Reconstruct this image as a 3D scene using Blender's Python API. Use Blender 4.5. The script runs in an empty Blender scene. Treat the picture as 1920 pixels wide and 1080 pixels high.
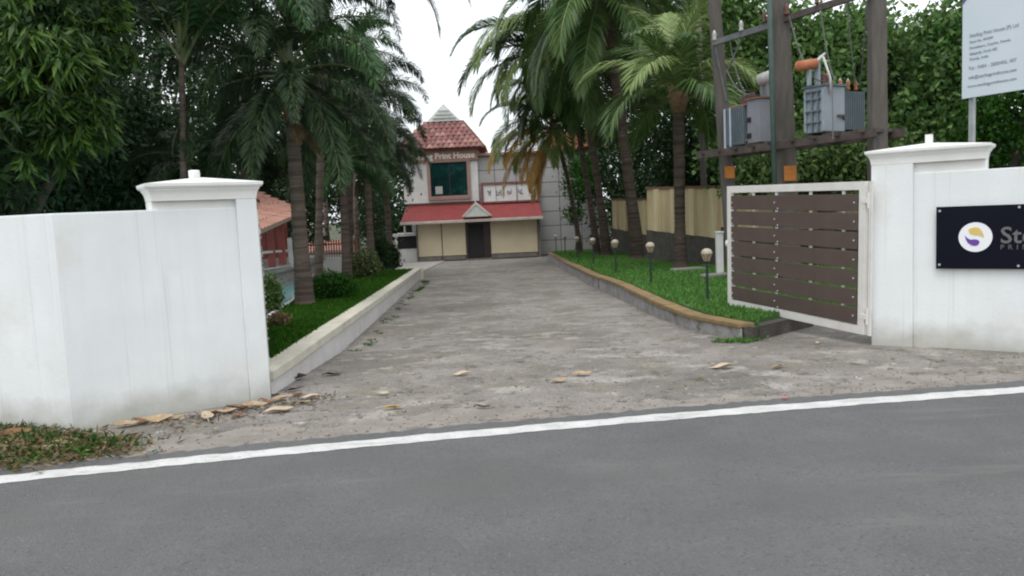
import bpy, bmesh, math, random
import numpy as np
from mathutils import Vector, Matrix, Euler

S = bpy.context.scene
C = S.collection
random.seed(7); RNG = np.random.default_rng(7)
R = math.radians

# ------------------------------------------------------------------ camera
FPX = 1500.0; EYE = 1.75; PITCH = R(5.55); ROLL = R(2.6)
_r0 = Vector((1, 0, 0)); _u0 = Vector((0, math.sin(PITCH), math.cos(PITCH)))
FWD = Vector((0, math.cos(PITCH), -math.sin(PITCH)))
RIGHT = _r0 * math.cos(ROLL) - _u0 * math.sin(ROLL)
UP = _r0 * math.sin(ROLL) + _u0 * math.cos(ROLL)
RIGHT, UP = (_r0 * math.cos(ROLL) - _u0 * math.sin(ROLL)), (_r0 * math.sin(ROLL) + _u0 * math.cos(ROLL))
cd = bpy.data.cameras.new('camera'); cam = bpy.data.objects.new('camera', cd); C.objects.link(cam)
cd.sensor_width = 36; cd.lens = 36 * FPX / 1920; cd.clip_end = 900; cd.clip_start = 0.05
# world up must appear leaning to the left
RIGHT = _r0 * math.cos(ROLL) - _u0 * math.sin(ROLL); UP = _u0 * math.cos(ROLL) + _r0 * math.sin(ROLL)
M = Matrix((RIGHT, UP, -FWD)).transposed().to_4x4(); M.translation = Vector((0, 0, EYE))
cam.matrix_world = M
S.camera = cam

# ------------------------------------------------------------------ world and light (overcast)
W = bpy.data.worlds.new('World'); S.world = W; W.use_nodes = True
nt = W.node_tree; nt.nodes.clear()
out = nt.nodes.new('ShaderNodeOutputWorld')
sky = nt.nodes.new('ShaderNodeTexSky'); sky.sky_type = 'NISHITA'; sky.sun_disc = False
sky.sun_elevation = R(62); sky.sun_rotation = R(200); sky.air_density = 1.5; sky.dust_density = 3
hs = nt.nodes.new('ShaderNodeHueSaturation'); hs.inputs['Saturation'].default_value = 0.25
b1 = nt.nodes.new('ShaderNodeBackground'); b1.inputs['Strength'].default_value = 0.10
b2 = nt.nodes.new('ShaderNodeBackground'); b2.inputs['Strength'].default_value = 1.0
tc = nt.nodes.new('ShaderNodeTexCoord'); nz = nt.nodes.new('ShaderNodeTexNoise'); nz.inputs['Scale'].default_value = 2.2
nz.inputs['Detail'].default_value = 4
rp = nt.nodes.new('ShaderNodeValToRGB')
rp.color_ramp.elements[0].position = 0.3; rp.color_ramp.elements[0].color = (0.80, 0.86, 0.93, 1)
rp.color_ramp.elements[1].position = 0.7; rp.color_ramp.elements[1].color = (1.0, 1.02, 1.04, 1)
ad = nt.nodes.new('ShaderNodeAddShader')
L = nt.links.new
L(sky.outputs[0], hs.inputs['Color']); L(hs.outputs[0], b1.inputs[0])
L(tc.outputs['Generated'], nz.inputs['Vector']); L(nz.outputs['Fac'], rp.inputs[0]); L(rp.outputs[0], b2.inputs[0])
L(b1.outputs[0], ad.inputs[0]); L(b2.outputs[0], ad.inputs[1]); L(ad.outputs[0], out.inputs[0])
sd = bpy.data.lights.new('sun', 'SUN'); sd.energy = 0.9; sd.angle = R(25); sd.color = (1, 0.97, 0.93)
sun = bpy.data.objects.new('sun', sd); C.objects.link(sun)
sun.rotation_euler = Euler((R(28), 0, R(-20)))
S.view_settings.view_transform = 'Standard'; S.view_settings.look = 'None'
S.view_settings.exposure = 0.0; S.view_settings.gamma = 1.0; S.view_settings.use_curve_mapping = False
try: S.cycles.filter_width = 2.1
except Exception: pass

# ------------------------------------------------------------------ image-plane to world helpers
def ray(px, py):
    return FWD + RIGHT * ((px - 960) / FPX) + UP * ((540 - py) / FPX)
def P(px, py, d):                      # the point of world depth y = d
    r = ray(px, py); return Vector((0, 0, EYE)) + r * (d / r.y)
Y0 = 8.75; SL = 0.025; YE = 46.0
def G(y):                              # ground height
    if y < Y0: return 0.0
    return -SL * (min(y, YE) - Y0)
def GP(px, py, dz=0.0):                # point on the ground (+dz)
    lo, hi = 1.0, 120.0
    for _ in range(50):
        m = (lo + hi) / 2; p = P(px, py, m)
        if p.z > G(m) + dz: lo = m
        else: hi = m
    return P(px, py, lo)
LZ = 0.35                              # lawn height above the drive

# ------------------------------------------------------------------ materials
def mat(name, col, rough=0.8, col2=None, scale=4.0, detail=6, lo=0.35, hi=0.65, bump=0.0, bscale=None,
        metal=0.0, spec=0.5, island=None, objrand=None, stretch=None, extra=None, transl=0.0, coord='Object', base_dirt=None):
    m = bpy.data.materials.new(name); m.use_nodes = True; n = m.node_tree.nodes; l = m.node_tree.links.new
    b = n['Principled BSDF']; b.inputs['Roughness'].default_value = rough; b.inputs['Metallic'].default_value = metal
    b.inputs['Specular IOR Level'].default_value = spec
    b.inputs['Base Color'].default_value = (*col, 1)
    tc = n.new('ShaderNodeTexCoord'); mp = n.new('ShaderNodeMapping'); l(tc.outputs[coord], mp.inputs[0])
    if stretch: mp.inputs['Scale'].default_value = stretch
    cur = None
    if col2 is not None:
        t = n.new('ShaderNodeTexNoise'); t.inputs['Scale'].default_value = scale; t.inputs['Detail'].default_value = detail
        t.inputs['Roughness'].default_value = 0.6
        l(mp.outputs[0], t.inputs['Vector'])
        r = n.new('ShaderNodeValToRGB'); r.color_ramp.elements[0].position = lo; r.color_ramp.elements[1].position = hi
        r.color_ramp.elements[0].color = (*col, 1); r.color_ramp.elements[1].color = (*col2, 1)
        l(t.outputs['Fac'], r.inputs[0]); cur = r.outputs[0]
    if island or objrand:
        if island:
            g = n.new('ShaderNodeNewGeometry'); src = g.outputs['Random Per Island']; cols = island
        else:
            g = n.new('ShaderNodeObjectInfo'); src = g.outputs['Random']; cols = objrand
        r = n.new('ShaderNodeValToRGB'); e = r.color_ramp.elements
        while len(e) < len(cols): e.new(0.5)
        for i, cc in enumerate(cols): e[i].position = i / (len(cols) - 1); e[i].color = (*cc, 1)
        l(src, r.inputs[0])
        if cur is None: cur = r.outputs[0]
        else:
            mx = n.new('ShaderNodeMix'); mx.data_type = 'RGBA'; mx.inputs[0].default_value = 0.5
            l(cur, mx.inputs[6]); l(r.outputs[0], mx.inputs[7]); cur = mx.outputs[2]
    for ex in (extra or []):          # (colour, scale, lo, hi, stretch)
        ec, es, el, eh, est = ex
        mp2 = n.new('ShaderNodeMapping'); l(tc.outputs[coord], mp2.inputs[0])
        if est: mp2.inputs['Scale'].default_value = est
        mp2.inputs['Location'].default_value = (es * 3.1, es * 1.7, 0.3)
        t = n.new('ShaderNodeTexNoise'); t.inputs['Scale'].default_value = es; t.inputs['Detail'].default_value = 7
        t.inputs['Roughness'].default_value = 0.65
        l(mp2.outputs[0], t.inputs['Vector'])
        r = n.new('ShaderNodeValToRGB'); r.color_ramp.elements[0].position = el; r.color_ramp.elements[1].position = eh
        r.color_ramp.elements[0].color = (0, 0, 0, 1); r.color_ramp.elements[1].color = (1, 1, 1, 1)
        l(t.outputs['Fac'], r.inputs[0])
        mx = n.new('ShaderNodeMix'); mx.data_type = 'RGBA'; l(r.outputs[0], mx.inputs[0])
        if cur is None: mx.inputs[6].default_value = (*col, 1)
        else: l(cur, mx.inputs[6])
        mx.inputs[7].default_value = (*ec, 1); cur = mx.outputs[2]
    if base_dirt:
        sx = n.new('ShaderNodeSeparateXYZ'); l(tc.outputs['Object'], sx.inputs[0])
        t = n.new('ShaderNodeTexNoise'); t.inputs['Scale'].default_value = 3.5; t.inputs['Detail'].default_value = 8; l(tc.outputs['Object'], t.inputs['Vector'])
        ma = n.new('ShaderNodeMath'); ma.operation = 'MULTIPLY_ADD'; l(t.outputs['Fac'], ma.inputs[0]); ma.inputs[1].default_value = -base_dirt[1] * 2.2; l(sx.outputs['Z'], ma.inputs[2])
        r = n.new('ShaderNodeValToRGB'); r.color_ramp.elements[0].position = 0.0; r.color_ramp.elements[0].color = (0.75,) * 3 + (1,)
        r.color_ramp.elements[1].position = 0.30; r.color_ramp.elements[1].color = (0, 0, 0, 1)
        m2 = n.new('ShaderNodeMath'); m2.operation = 'ADD'; m2.inputs[1].default_value = base_dirt[1]; l(ma.outputs[0], m2.inputs[0]); l(m2.outputs[0], r.inputs[0])
        mx = n.new('ShaderNodeMix'); mx.data_type = 'RGBA'; l(r.outputs[0], mx.inputs[0])
        if cur is None: mx.inputs[6].default_value = (*col, 1)
        else: l(cur, mx.inputs[6])
        mx.inputs[7].default_value = (*base_dirt[0], 1); cur = mx.outputs[2]
    if cur is not None: l(cur, b.inputs['Base Color'])
    if bump:
        t = n.new('ShaderNodeTexNoise'); t.inputs['Scale'].default_value = bscale or scale * 6; t.inputs['Detail'].default_value = 5
        l(mp.outputs[0], t.inputs['Vector'])
        bp = n.new('ShaderNodeBump'); bp.inputs['Strength'].default_value = bump; bp.inputs['Distance'].default_value = 0.02
        l(t.outputs['Fac'], bp.inputs['Height']); l(bp.outputs[0], b.inputs['Normal'])
    if transl:
        tr = n.new('ShaderNodeBsdfTranslucent'); ms = n.new('ShaderNodeMixShader'); ms.inputs[0].default_value = transl
        if cur is not None: l(cur, tr.inputs[0])
        else: tr.inputs[0].default_value = (*col, 1)
        l(b.outputs[0], ms.inputs[1]); l(tr.outputs[0], ms.inputs[2]); l(ms.outputs[0], n['Material Output'].inputs[0])
    return m

MT = {}
MT['asphalt'] = mat('asphalt', (0.108, 0.108, 0.107), 0.9, (0.142, 0.140, 0.139), 1.1, detail=8, bump=1.0, bscale=75,
                    extra=[((0.075, 0.075, 0.078), 48, 0.54, 0.66, None), ((0.21, 0.21, 0.205), 62, 0.58, 0.68, None), ((0.06, 0.06, 0.062), 110, 0.58, 0.68, None), ((0.25, 0.25, 0.24), 130, 0.62, 0.70, None),
                           ((0.115, 0.113, 0.108), 1.6, 0.5, 0.7, (0.3, 1, 1)), ((0.165, 0.16, 0.15), 2.4, 0.60, 0.75, (0.2, 1, 1))])
MT['line'] = mat('road_paint', (0.52, 0.52, 0.50), 0.8, (0.62, 0.62, 0.60), 5, bump=0.6, bscale=75, extra=[((0.40, 0.39, 0.37), 6, 0.52, 0.68, (0.5, 1.5, 1)), ((0.26, 0.26, 0.255), 34, 0.60, 0.68, None), ((0.30, 0.295, 0.285), 3, 0.66, 0.76, (0.3, 2, 1))])
MT['drive'] = mat('worn_concrete', (0.180, 0.162, 0.145), 0.95, (0.270, 0.246, 0.222), 1.4, detail=12, bump=1.0, bscale=26, lo=0.38, hi=0.60,
                  extra=[((0.125, 0.112, 0.098), 0.5, 0.49, 0.66, (0.8, 0.9, 1)), ((0.185, 0.168, 0.128), 1.5, 0.52, 0.66, None), ((0.33, 0.305, 0.275), 2.6, 0.55, 0.64, (0.8, 1.0, 1)),
                         ((0.105, 0.096, 0.082), 5, 0.56, 0.66, None), ((0.42, 0.39, 0.35), 8, 0.62, 0.68, None), ((0.115, 0.107, 0.09), 30, 0.56, 0.64, None), ((0.36, 0.34, 0.31), 38, 0.60, 0.67, None)])
MT['verge'] = mat('dusty_verge', (0.20, 0.18, 0.158), 0.95, (0.285, 0.255, 0.225), 2.6, detail=10, bump=0.7, bscale=40,
                  extra=[((0.16, 0.14, 0.11), 5, 0.56, 0.7, (0.6, 1.4, 1)), ((0.44, 0.40, 0.35), 16, 0.6, 0.75, None)])
MT['soil'] = mat('dark_soil', (0.055, 0.05, 0.03), 1, (0.04, 0.06, 0.02), 1.5, bump=0.6)
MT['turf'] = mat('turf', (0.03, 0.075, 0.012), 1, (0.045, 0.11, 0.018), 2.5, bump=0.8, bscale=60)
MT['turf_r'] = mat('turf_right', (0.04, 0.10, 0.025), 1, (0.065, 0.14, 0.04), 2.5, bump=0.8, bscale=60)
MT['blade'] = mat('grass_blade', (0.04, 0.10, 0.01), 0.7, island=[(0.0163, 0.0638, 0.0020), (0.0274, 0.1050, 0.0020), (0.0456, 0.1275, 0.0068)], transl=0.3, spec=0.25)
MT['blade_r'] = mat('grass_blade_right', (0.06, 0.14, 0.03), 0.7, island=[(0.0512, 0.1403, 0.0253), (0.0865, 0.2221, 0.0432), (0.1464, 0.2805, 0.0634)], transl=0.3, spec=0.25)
MT['white'] = mat('white_wall_paint', (0.72, 0.745, 0.745), 0.75, (0.66, 0.69, 0.69), 1.4, bump=0.12, bscale=25,
                  extra=[((0.655, 0.68, 0.675), 1.6, 0.50, 0.75, (5, 5, 0.3)), ((0.55, 0.57, 0.55), 2.0, 0.60, 0.72, (7, 7, 0.10)), ((0.64, 0.645, 0.61), 1.3, 0.55, 0.72, None), ((0.42, 0.42, 0.38), 8, 0.69, 0.78, None)], base_dirt=((0.33, 0.32, 0.27), 0.20))
MT['white_block'] = mat('white_block_paint', (0.78, 0.785, 0.76), 0.7, (0.70, 0.70, 0.66), 1.8, bump=0.1, bscale=30,
                  extra=[((0.52, 0.52, 0.46), 5, 0.62, 0.80, (2.5, 2.5, 0.5))])
MT['cream'] = mat('cream_coping', (0.62, 0.59, 0.49), 0.8, (0.50, 0.47, 0.38), 4, bump=0.2,
                  extra=[((0.28, 0.26, 0.20), 12, 0.64, 0.78, None)])
MT['kerbwhite'] = mat('kerb_white', (0.64, 0.62, 0.61), 0.85, (0.54, 0.52, 0.50), 3, bump=0.25,
                  extra=[((0.30, 0.27, 0.21), 7, 0.64, 0.80, (1, 1, 2))])
MT['kerbstone'] = mat('kerb_grey_stone', (0.20, 0.19, 0.185), 0.95, (0.33, 0.32, 0.31), 5, bump=0.8, bscale=20,
                  extra=[((0.09, 0.09, 0.06), 5, 0.56, 0.70, None), ((0.42, 0.41, 0.40), 9, 0.66, 0.76, None)])
MT['mosscap'] = mat('ochre_coping', (0.27, 0.18, 0.075), 0.95, (0.17, 0.125, 0.06), 3.5, bump=0.6, bscale=25,
                  extra=[((0.32, 0.27, 0.19), 7, 0.60, 0.74, None), ((0.08, 0.09, 0.035), 6, 0.58, 0.70, None)])
MT['brown_board'] = mat('brown_board', (0.078, 0.056, 0.047), 0.55, (0.094, 0.069, 0.058), 3, bump=0.05, bscale=60)
MT['gate_white'] = mat('gate_white_steel', (0.70, 0.69, 0.66), 0.5, (0.62, 0.60, 0.56), 4,
                       extra=[((0.33, 0.22, 0.14), 9, 0.70, 0.80, None)])
MT['steel'] = mat('steel_stud', (0.55, 0.55, 0.54), 0.45, (0.45, 0.45, 0.45), 20, metal=0.6)
MT['rust'] = mat('rusty_iron', (0.16, 0.07, 0.035), 0.9, (0.26, 0.13, 0.07), 12, bump=0.5)
MT['navy'] = mat('black_acrylic', (0.003, 0.004, 0.010), 0.35, (0.004, 0.005, 0.012), 2, spec=0.12)
MT['signtext'] = mat('grey_lettering', (0.10, 0.103, 0.103), 0.4, (0.125, 0.128, 0.128), 10)
MT['logo_white'] = mat('logo_white', (0.75, 0.76, 0.78), 0.5, (0.72, 0.73, 0.76), 4)
MT['logo_yellow'] = mat('logo_yellow', (0.62, 0.44, 0.06), 0.5, (0.60, 0.45, 0.16), 9)
MT['logo_purple'] = mat('logo_purple', (0.13, 0.04, 0.30), 0.5, (0.10, 0.04, 0.24), 9)
MT['billboard'] = mat('billboard_face', (0.56, 0.62, 0.67), 0.6, (0.52, 0.585, 0.635), 1.2)
MT['billtext'] = mat('billboard_print', (0.25, 0.29, 0.32), 0.7, (0.28, 0.32, 0.35), 9)
MT['violet'] = mat('violet_print', (0.10, 0.08, 0.22), 0.6, (0.12, 0.09, 0.25), 9)
MT['galv'] = mat('galvanised_pipe', (0.38, 0.40, 0.40), 0.5, (0.30, 0.32, 0.32), 6, metal=0.4)
MT['pole'] = mat('weathered_concrete_pole', (0.075, 0.067, 0.058), 0.95, (0.115, 0.104, 0.092), 3, bump=0.4, bscale=25, stretch=(3, 3, 0.5),
                 extra=[((0.07, 0.065, 0.055), 4, 0.55, 0.7, (4, 4, 0.4))])
MT['beam'] = mat('dark_steel_channel', (0.045, 0.038, 0.035), 0.8, (0.10, 0.075, 0.065), 6, bump=0.4)
MT['beam_grey'] = mat('grey_steel_channel', (0.13, 0.14, 0.145), 0.7, (0.09, 0.09, 0.09), 6, bump=0.3)
MT['tank'] = mat('transformer_paint', (0.27, 0.31, 0.34), 0.55, (0.22, 0.26, 0.29), 3,
                 extra=[((0.24, 0.15, 0.09), 7, 0.66, 0.78, (1, 1, 0.5))])
MT['tank2'] = mat('transformer_paint_faded', (0.21, 0.22, 0.245), 0.6, (0.17, 0.18, 0.20), 3,
                 extra=[((0.22, 0.12, 0.08), 7, 0.64, 0.76, (1, 1, 0.5))])
MT['fin'] = mat('radiator_fin', (0.13, 0.17, 0.19), 0.6, (0.10, 0.13, 0.15), 5)
MT['fin_light'] = mat('pale_radiator_fin', (0.42, 0.45, 0.52), 0.6, (0.36, 0.39, 0.45), 5)
MT['orange'] = mat('orange_oxide', (0.42, 0.15, 0.07), 0.7, (0.33, 0.11, 0.05), 8)
MT['porcelain'] = mat('brown_porcelain', (0.10, 0.035, 0.025), 0.3, (0.13, 0.05, 0.03), 8)
MT['pale_porcelain'] = mat('pale_porcelain', (0.5, 0.5, 0.47), 0.4, (0.42, 0.42, 0.4), 8)
MT['wire'] = mat('aluminium_conductor', (0.08, 0.08, 0.08), 0.5, (0.10, 0.10, 0.10), 8)
MT['greenpipe'] = mat('green_pipe', (0.035, 0.065, 0.055), 0.6, (0.05, 0.085, 0.07), 6)
MT['danger'] = mat('orange_plate', (0.45, 0.17, 0.02), 0.6, (0.36, 0.12, 0.02), 14)
MT['redroof'] = mat('red_sheet_roof', (0.27, 0.048, 0.046), 0.65, (0.22, 0.042, 0.04), 1.5, extra=[((0.33, 0.085, 0.075), 3, 0.6, 0.8, (1, 3, 1))])
MT['fascia'] = mat('pinkish_white_fascia', (0.62, 0.55, 0.50), 0.7, (0.52, 0.45, 0.41), 3)
MT['lettering'] = mat('white_lettering', (0.80, 0.76, 0.70), 0.6, (0.74, 0.70, 0.64), 6)
MT['sign_band'] = mat('terracotta_band', (0.34, 0.20, 0.155), 0.8, (0.28, 0.165, 0.125), 2)
MT['panel'] = mat('grey_cladding', (0.36, 0.36, 0.35), 0.7, (0.31, 0.31, 0.305), 1.2, bump=0.1,
                  objrand=[(0.32, 0.32, 0.31), (0.38, 0.375, 0.365), (0.35, 0.345, 0.34)])
MT['panel_dark'] = mat('grey_cladding_joint', (0.08, 0.08, 0.08), 0.9, (0.06, 0.06, 0.06), 3)
MT['lime'] = mat('white_render', (0.62, 0.62, 0.60), 0.8, (0.54, 0.54, 0.52), 2, extra=[((0.4, 0.4, 0.37), 4, 0.6, 0.8, (2, 2, .5))])
MT['annex'] = mat('cream_panel', (0.52, 0.45, 0.31), 0.75, (0.47, 0.41, 0.285), 1.2)
MT['plinth'] = mat('grey_plinth', (0.12, 0.105, 0.095), 0.95, (0.19, 0.165, 0.15), 3, bump=0.5)
MT['doorm'] = mat('dark_maroon_door', (0.022, 0.010, 0.011), 0.5, (0.03, 0.014, 0.014), 3)
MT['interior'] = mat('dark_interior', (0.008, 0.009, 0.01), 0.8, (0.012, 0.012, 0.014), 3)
MT['frame'] = mat('brown_window_frame', (0.30, 0.19, 0.16), 0.7, (0.25, 0.155, 0.13), 4)
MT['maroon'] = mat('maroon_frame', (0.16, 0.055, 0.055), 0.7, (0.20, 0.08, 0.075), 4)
MT['glass'] = mat('green_glass', (0.006, 0.032, 0.029), 0.1, (0.005, 0.016, 0.019), 0.9, lo=0.42, hi=0.6, extra=[((0.012, 0.065, 0.058), 1.6, 0.54, 0.66, None), ((0.14, 0.17, 0.17), 3, 0.68, 0.76, None)])
MT['board_white'] = mat('white_sign_face', (0.62, 0.63, 0.61), 0.6, (0.55, 0.56, 0.54), 1.5)
MT['glyph'] = mat('blue_grey_glyph', (0.10, 0.12, 0.14), 0.7, (0.13, 0.12, 0.18), 5)
MT['tile'] = mat('clay_tile', (0.26, 0.10, 0.09), 0.85, (0.17, 0.085, 0.075), 3, bump=0.4,
                 objrand=[(0.07, 0.045, 0.04), (0.24, 0.075, 0.07), (0.13, 0.07, 0.06), (0.40, 0.23, 0.19), (0.16, 0.06, 0.055)])
MT['tile_pink'] = mat('pink_clay_tile', (0.44, 0.22, 0.16), 0.85, (0.34, 0.16, 0.12), 3, bump=0.4,
                 objrand=[(0.30, 0.15, 0.11), (0.46, 0.25, 0.19), (0.52, 0.31, 0.25)])
MT['tile_orange'] = mat('orange_clay_tile', (0.42, 0.15, 0.07), 0.85, (0.34, 0.11, 0.05), 2,
                 objrand=[(0.35, 0.12, 0.06), (0.46, 0.17, 0.09)])
MT['gable'] = mat('pale_gable', (0.55, 0.57, 0.53), 0.8, (0.48, 0.49, 0.46), 4)
MT['red_column'] = mat('red_oxide_column', (0.22, 0.05, 0.04), 0.7, (0.30, 0.085, 0.07), 2)
MT['picket'] = mat('red_oxide_picket', (0.20, 0.085, 0.07), 0.8, (0.27, 0.12, 0.10), 3)
MT['pool'] = mat('pool_water', (0.20, 0.46, 0.45), 0.08, (0.25, 0.52, 0.50), 1.5, bump=0.1, bscale=3)
MT['pave'] = mat('grey_paving', (0.30, 0.27, 0.25), 0.9, (0.36, 0.33, 0.30), 2, bump=0.3)
MT['yellow'] = mat('stained_yellow_wall', (0.56, 0.46, 0.275), 0.9, (0.46, 0.37, 0.21), 1.0, bump=0.2,
                   extra=[((0.36, 0.30, 0.16), 0.8, 0.50, 0.72, (0.9, 0.9, 0.16)), ((0.46, 0.33, 0.17), 0.8, 0.58, 0.74, (1.0, 1.0, 0.14)),
                          ((0.22, 0.20, 0.10), 1.6, 0.62, 0.78, (1.2, 1.2, 0.3))])
MT['yellow_pale'] = mat('pale_yellow_pier', (0.62, 0.54, 0.34), 0.9, (0.52, 0.43, 0.25), 3, stretch=(2, 2, 0.3))
MT['wallcap'] = mat('brown_wall_cap', (0.13, 0.07, 0.045), 0.9, (0.18, 0.10, 0.065), 3)
MT['rubble'] = mat('dark_rubble', (0.05, 0.045, 0.038), 1, (0.085, 0.078, 0.065), 4, bump=1.0)
MT['lampwhite'] = mat('lamp_opal', (0.42, 0.37, 0.29), 0.45, (0.32, 0.27, 0.20), 12)
MT['lampamber'] = mat('lamp_amber_glass', (0.34, 0.25, 0.16), 0.3, (0.25, 0.17, 0.10), 12)
MT['lamppost'] = mat('lamp_post_green', (0.008, 0.022, 0.018), 0.5, (0.012, 0.03, 0.024), 5)
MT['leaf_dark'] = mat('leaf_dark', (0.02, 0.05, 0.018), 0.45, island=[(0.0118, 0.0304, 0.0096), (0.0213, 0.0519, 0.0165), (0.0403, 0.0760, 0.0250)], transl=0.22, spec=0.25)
MT['leaf_mango'] = mat('leaf_mango', (0.03, 0.08, 0.02), 0.42, island=[(0.0234, 0.0485, 0.0140), (0.0425, 0.0936, 0.0201), (0.0690, 0.1404, 0.0250), (0.1066, 0.1872, 0.0326)], transl=0.28, spec=0.25)
MT['leaf_mid'] = mat('leaf_mid', (0.05, 0.11, 0.03), 0.55, island=[(0.0559, 0.1172, 0.0385), (0.1023, 0.1954, 0.0557), (0.1662, 0.2815, 0.0768)], transl=0.28, spec=0.25)
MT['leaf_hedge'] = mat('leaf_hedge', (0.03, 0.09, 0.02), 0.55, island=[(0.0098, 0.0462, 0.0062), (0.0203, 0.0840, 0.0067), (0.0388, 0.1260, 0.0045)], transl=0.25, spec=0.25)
MT['leaf_lime'] = mat('leaf_lime', (0.05, 0.13, 0.02), 0.55, island=[(0.0394, 0.0711, 0.0211), (0.0774, 0.1344, 0.0360), (0.1188, 0.1977, 0.0524)], transl=0.3, spec=0.25)
MT['leaf_varieg'] = mat('leaf_variegated', (0.2, 0.25, 0.1), 0.6, island=[(0.0400, 0.0680, 0.0240), (0.1040, 0.1520, 0.0480), (0.2400, 0.2720, 0.1280)], transl=0.25, spec=0.25)
MT['leaf_dry'] = mat('leaf_dry', (0.2, 0.15, 0.08), 0.8, island=[(0.12, 0.085, 0.04), (0.22, 0.15, 0.08), (0.12, 0.11, 0.04)], transl=0.2)
MT['coco'] = mat('coconut_leaflet', (0.03, 0.07, 0.03), 0.36, island=[(0.0359, 0.0794, 0.0243), (0.0706, 0.1398, 0.0369), (0.1358, 0.1984, 0.0606)], transl=0.3, spec=0.25)
MT['coco_light'] = mat('coconut_leaflet_light', (0.08, 0.13, 0.05), 0.36, island=[(0.1103, 0.1775, 0.0533), (0.1869, 0.2704, 0.0832), (0.2882, 0.3380, 0.1378)], transl=0.3, spec=0.25)
MT['coco_dry'] = mat('coconut_leaflet_dry', (0.35, 0.2, 0.06), 0.6, island=[(0.2551, 0.1485, 0.0365), (0.5103, 0.2700, 0.0608), (0.3402, 0.2700, 0.0608), (0.6237, 0.3375, 0.0972)], transl=0.25, spec=0.25)
MT['rachis'] = mat('palm_rachis', (0.14, 0.17, 0.06), 0.5, (0.10, 0.13, 0.05), 4)
MT['rachis_dry'] = mat('palm_rachis_dry', (0.22, 0.14, 0.06), 0.7, (0.16, 0.10, 0.05), 4)
MT['fox'] = mat('foxtail_leaflet', (0.02, 0.05, 0.025), 0.45, island=[(0.0216, 0.0429, 0.0205), (0.0401, 0.0731, 0.0329), (0.0706, 0.1110, 0.0464)], transl=0.22, spec=0.25)
MT['fox_light'] = mat('foxtail_leaflet_light', (0.05, 0.12, 0.05), 0.45, island=[(0.0336, 0.0898, 0.0291), (0.0713, 0.1459, 0.0505)], transl=0.25, spec=0.25)
MT['coco_trunk'] = mat('coconut_trunk', (0.115, 0.085, 0.065), 0.95, (0.075, 0.055, 0.045), 5, bump=0.6, stretch=(1, 1, 3), extra=[((0.05, 0.038, 0.03), 3, 0.50, 0.58, (0.12, 0.12, 3.2)), ((0.19, 0.155, 0.12), 4, 0.60, 0.70, (0.5, 0.5, 2))])
MT['fox_trunk'] = mat('foxtail_trunk', (0.17, 0.125, 0.10), 0.9, (0.115, 0.088, 0.07), 3, bump=0.4, stretch=(1, 1, 4), extra=[((0.08, 0.06, 0.048), 3, 0.50, 0.58, (0.12, 0.12, 3.2)), ((0.24, 0.20, 0.17), 4, 0.60, 0.70, (0.5, 0.5, 2))])
MT['shaft'] = mat('crown_shaft', (0.09, 0.13, 0.055), 0.6, (0.13, 0.15, 0.08), 3)
MT['bark'] = mat('tree_bark', (0.05, 0.04, 0.03), 0.95, (0.08, 0.065, 0.05), 6, bump=0.8)
MT['fibre'] = mat('palm_fibre', (0.16, 0.10, 0.06), 1, (0.26, 0.17, 0.10), 12, bump=0.8)
MT['fallen'] = mat('fallen_leaf', (0.30, 0.21, 0.12), 0.75, (0.42, 0.31, 0.20), 14)
MT['fallen_pale'] = mat('fallen_leaf_pale', (0.50, 0.40, 0.29), 0.75, (0.38, 0.30, 0.21), 14)
MT['fallen_brown'] = mat('fallen_leaf_brown', (0.14, 0.07, 0.035), 0.8, (0.24, 0.12, 0.05), 14)
MT['fallen_dark'] = mat('fallen_leaf_dark', (0.025, 0.02, 0.018), 0.8, (0.05, 0.035, 0.03), 14)
MT['fallen_yellow'] = mat('fallen_leaf_yellow', (0.50, 0.33, 0.05), 0.7, (0.34, 0.16, 0.04), 16)
MT['fallen_green'] = mat('fallen_leaf_green', (0.14, 0.17, 0.02), 0.7, (0.20, 0.20, 0.05), 16)
MT['red_petal'] = mat('red_petal', (0.50, 0.06, 0.08), 0.6, (0.42, 0.05, 0.10), 12)
MT['litter'] = mat('leaf_litter', (0.3, 0.2, 0.1), 0.9, island=[(0.08, 0.06, 0.04), (0.16, 0.12, 0.08), (0.30, 0.26, 0.21), (0.12, 0.10, 0.06)])
MT['stone'] = mat('pale_stone', (0.22, 0.21, 0.19), 0.9, (0.16, 0.155, 0.14), 4, bump=0.5)

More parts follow.
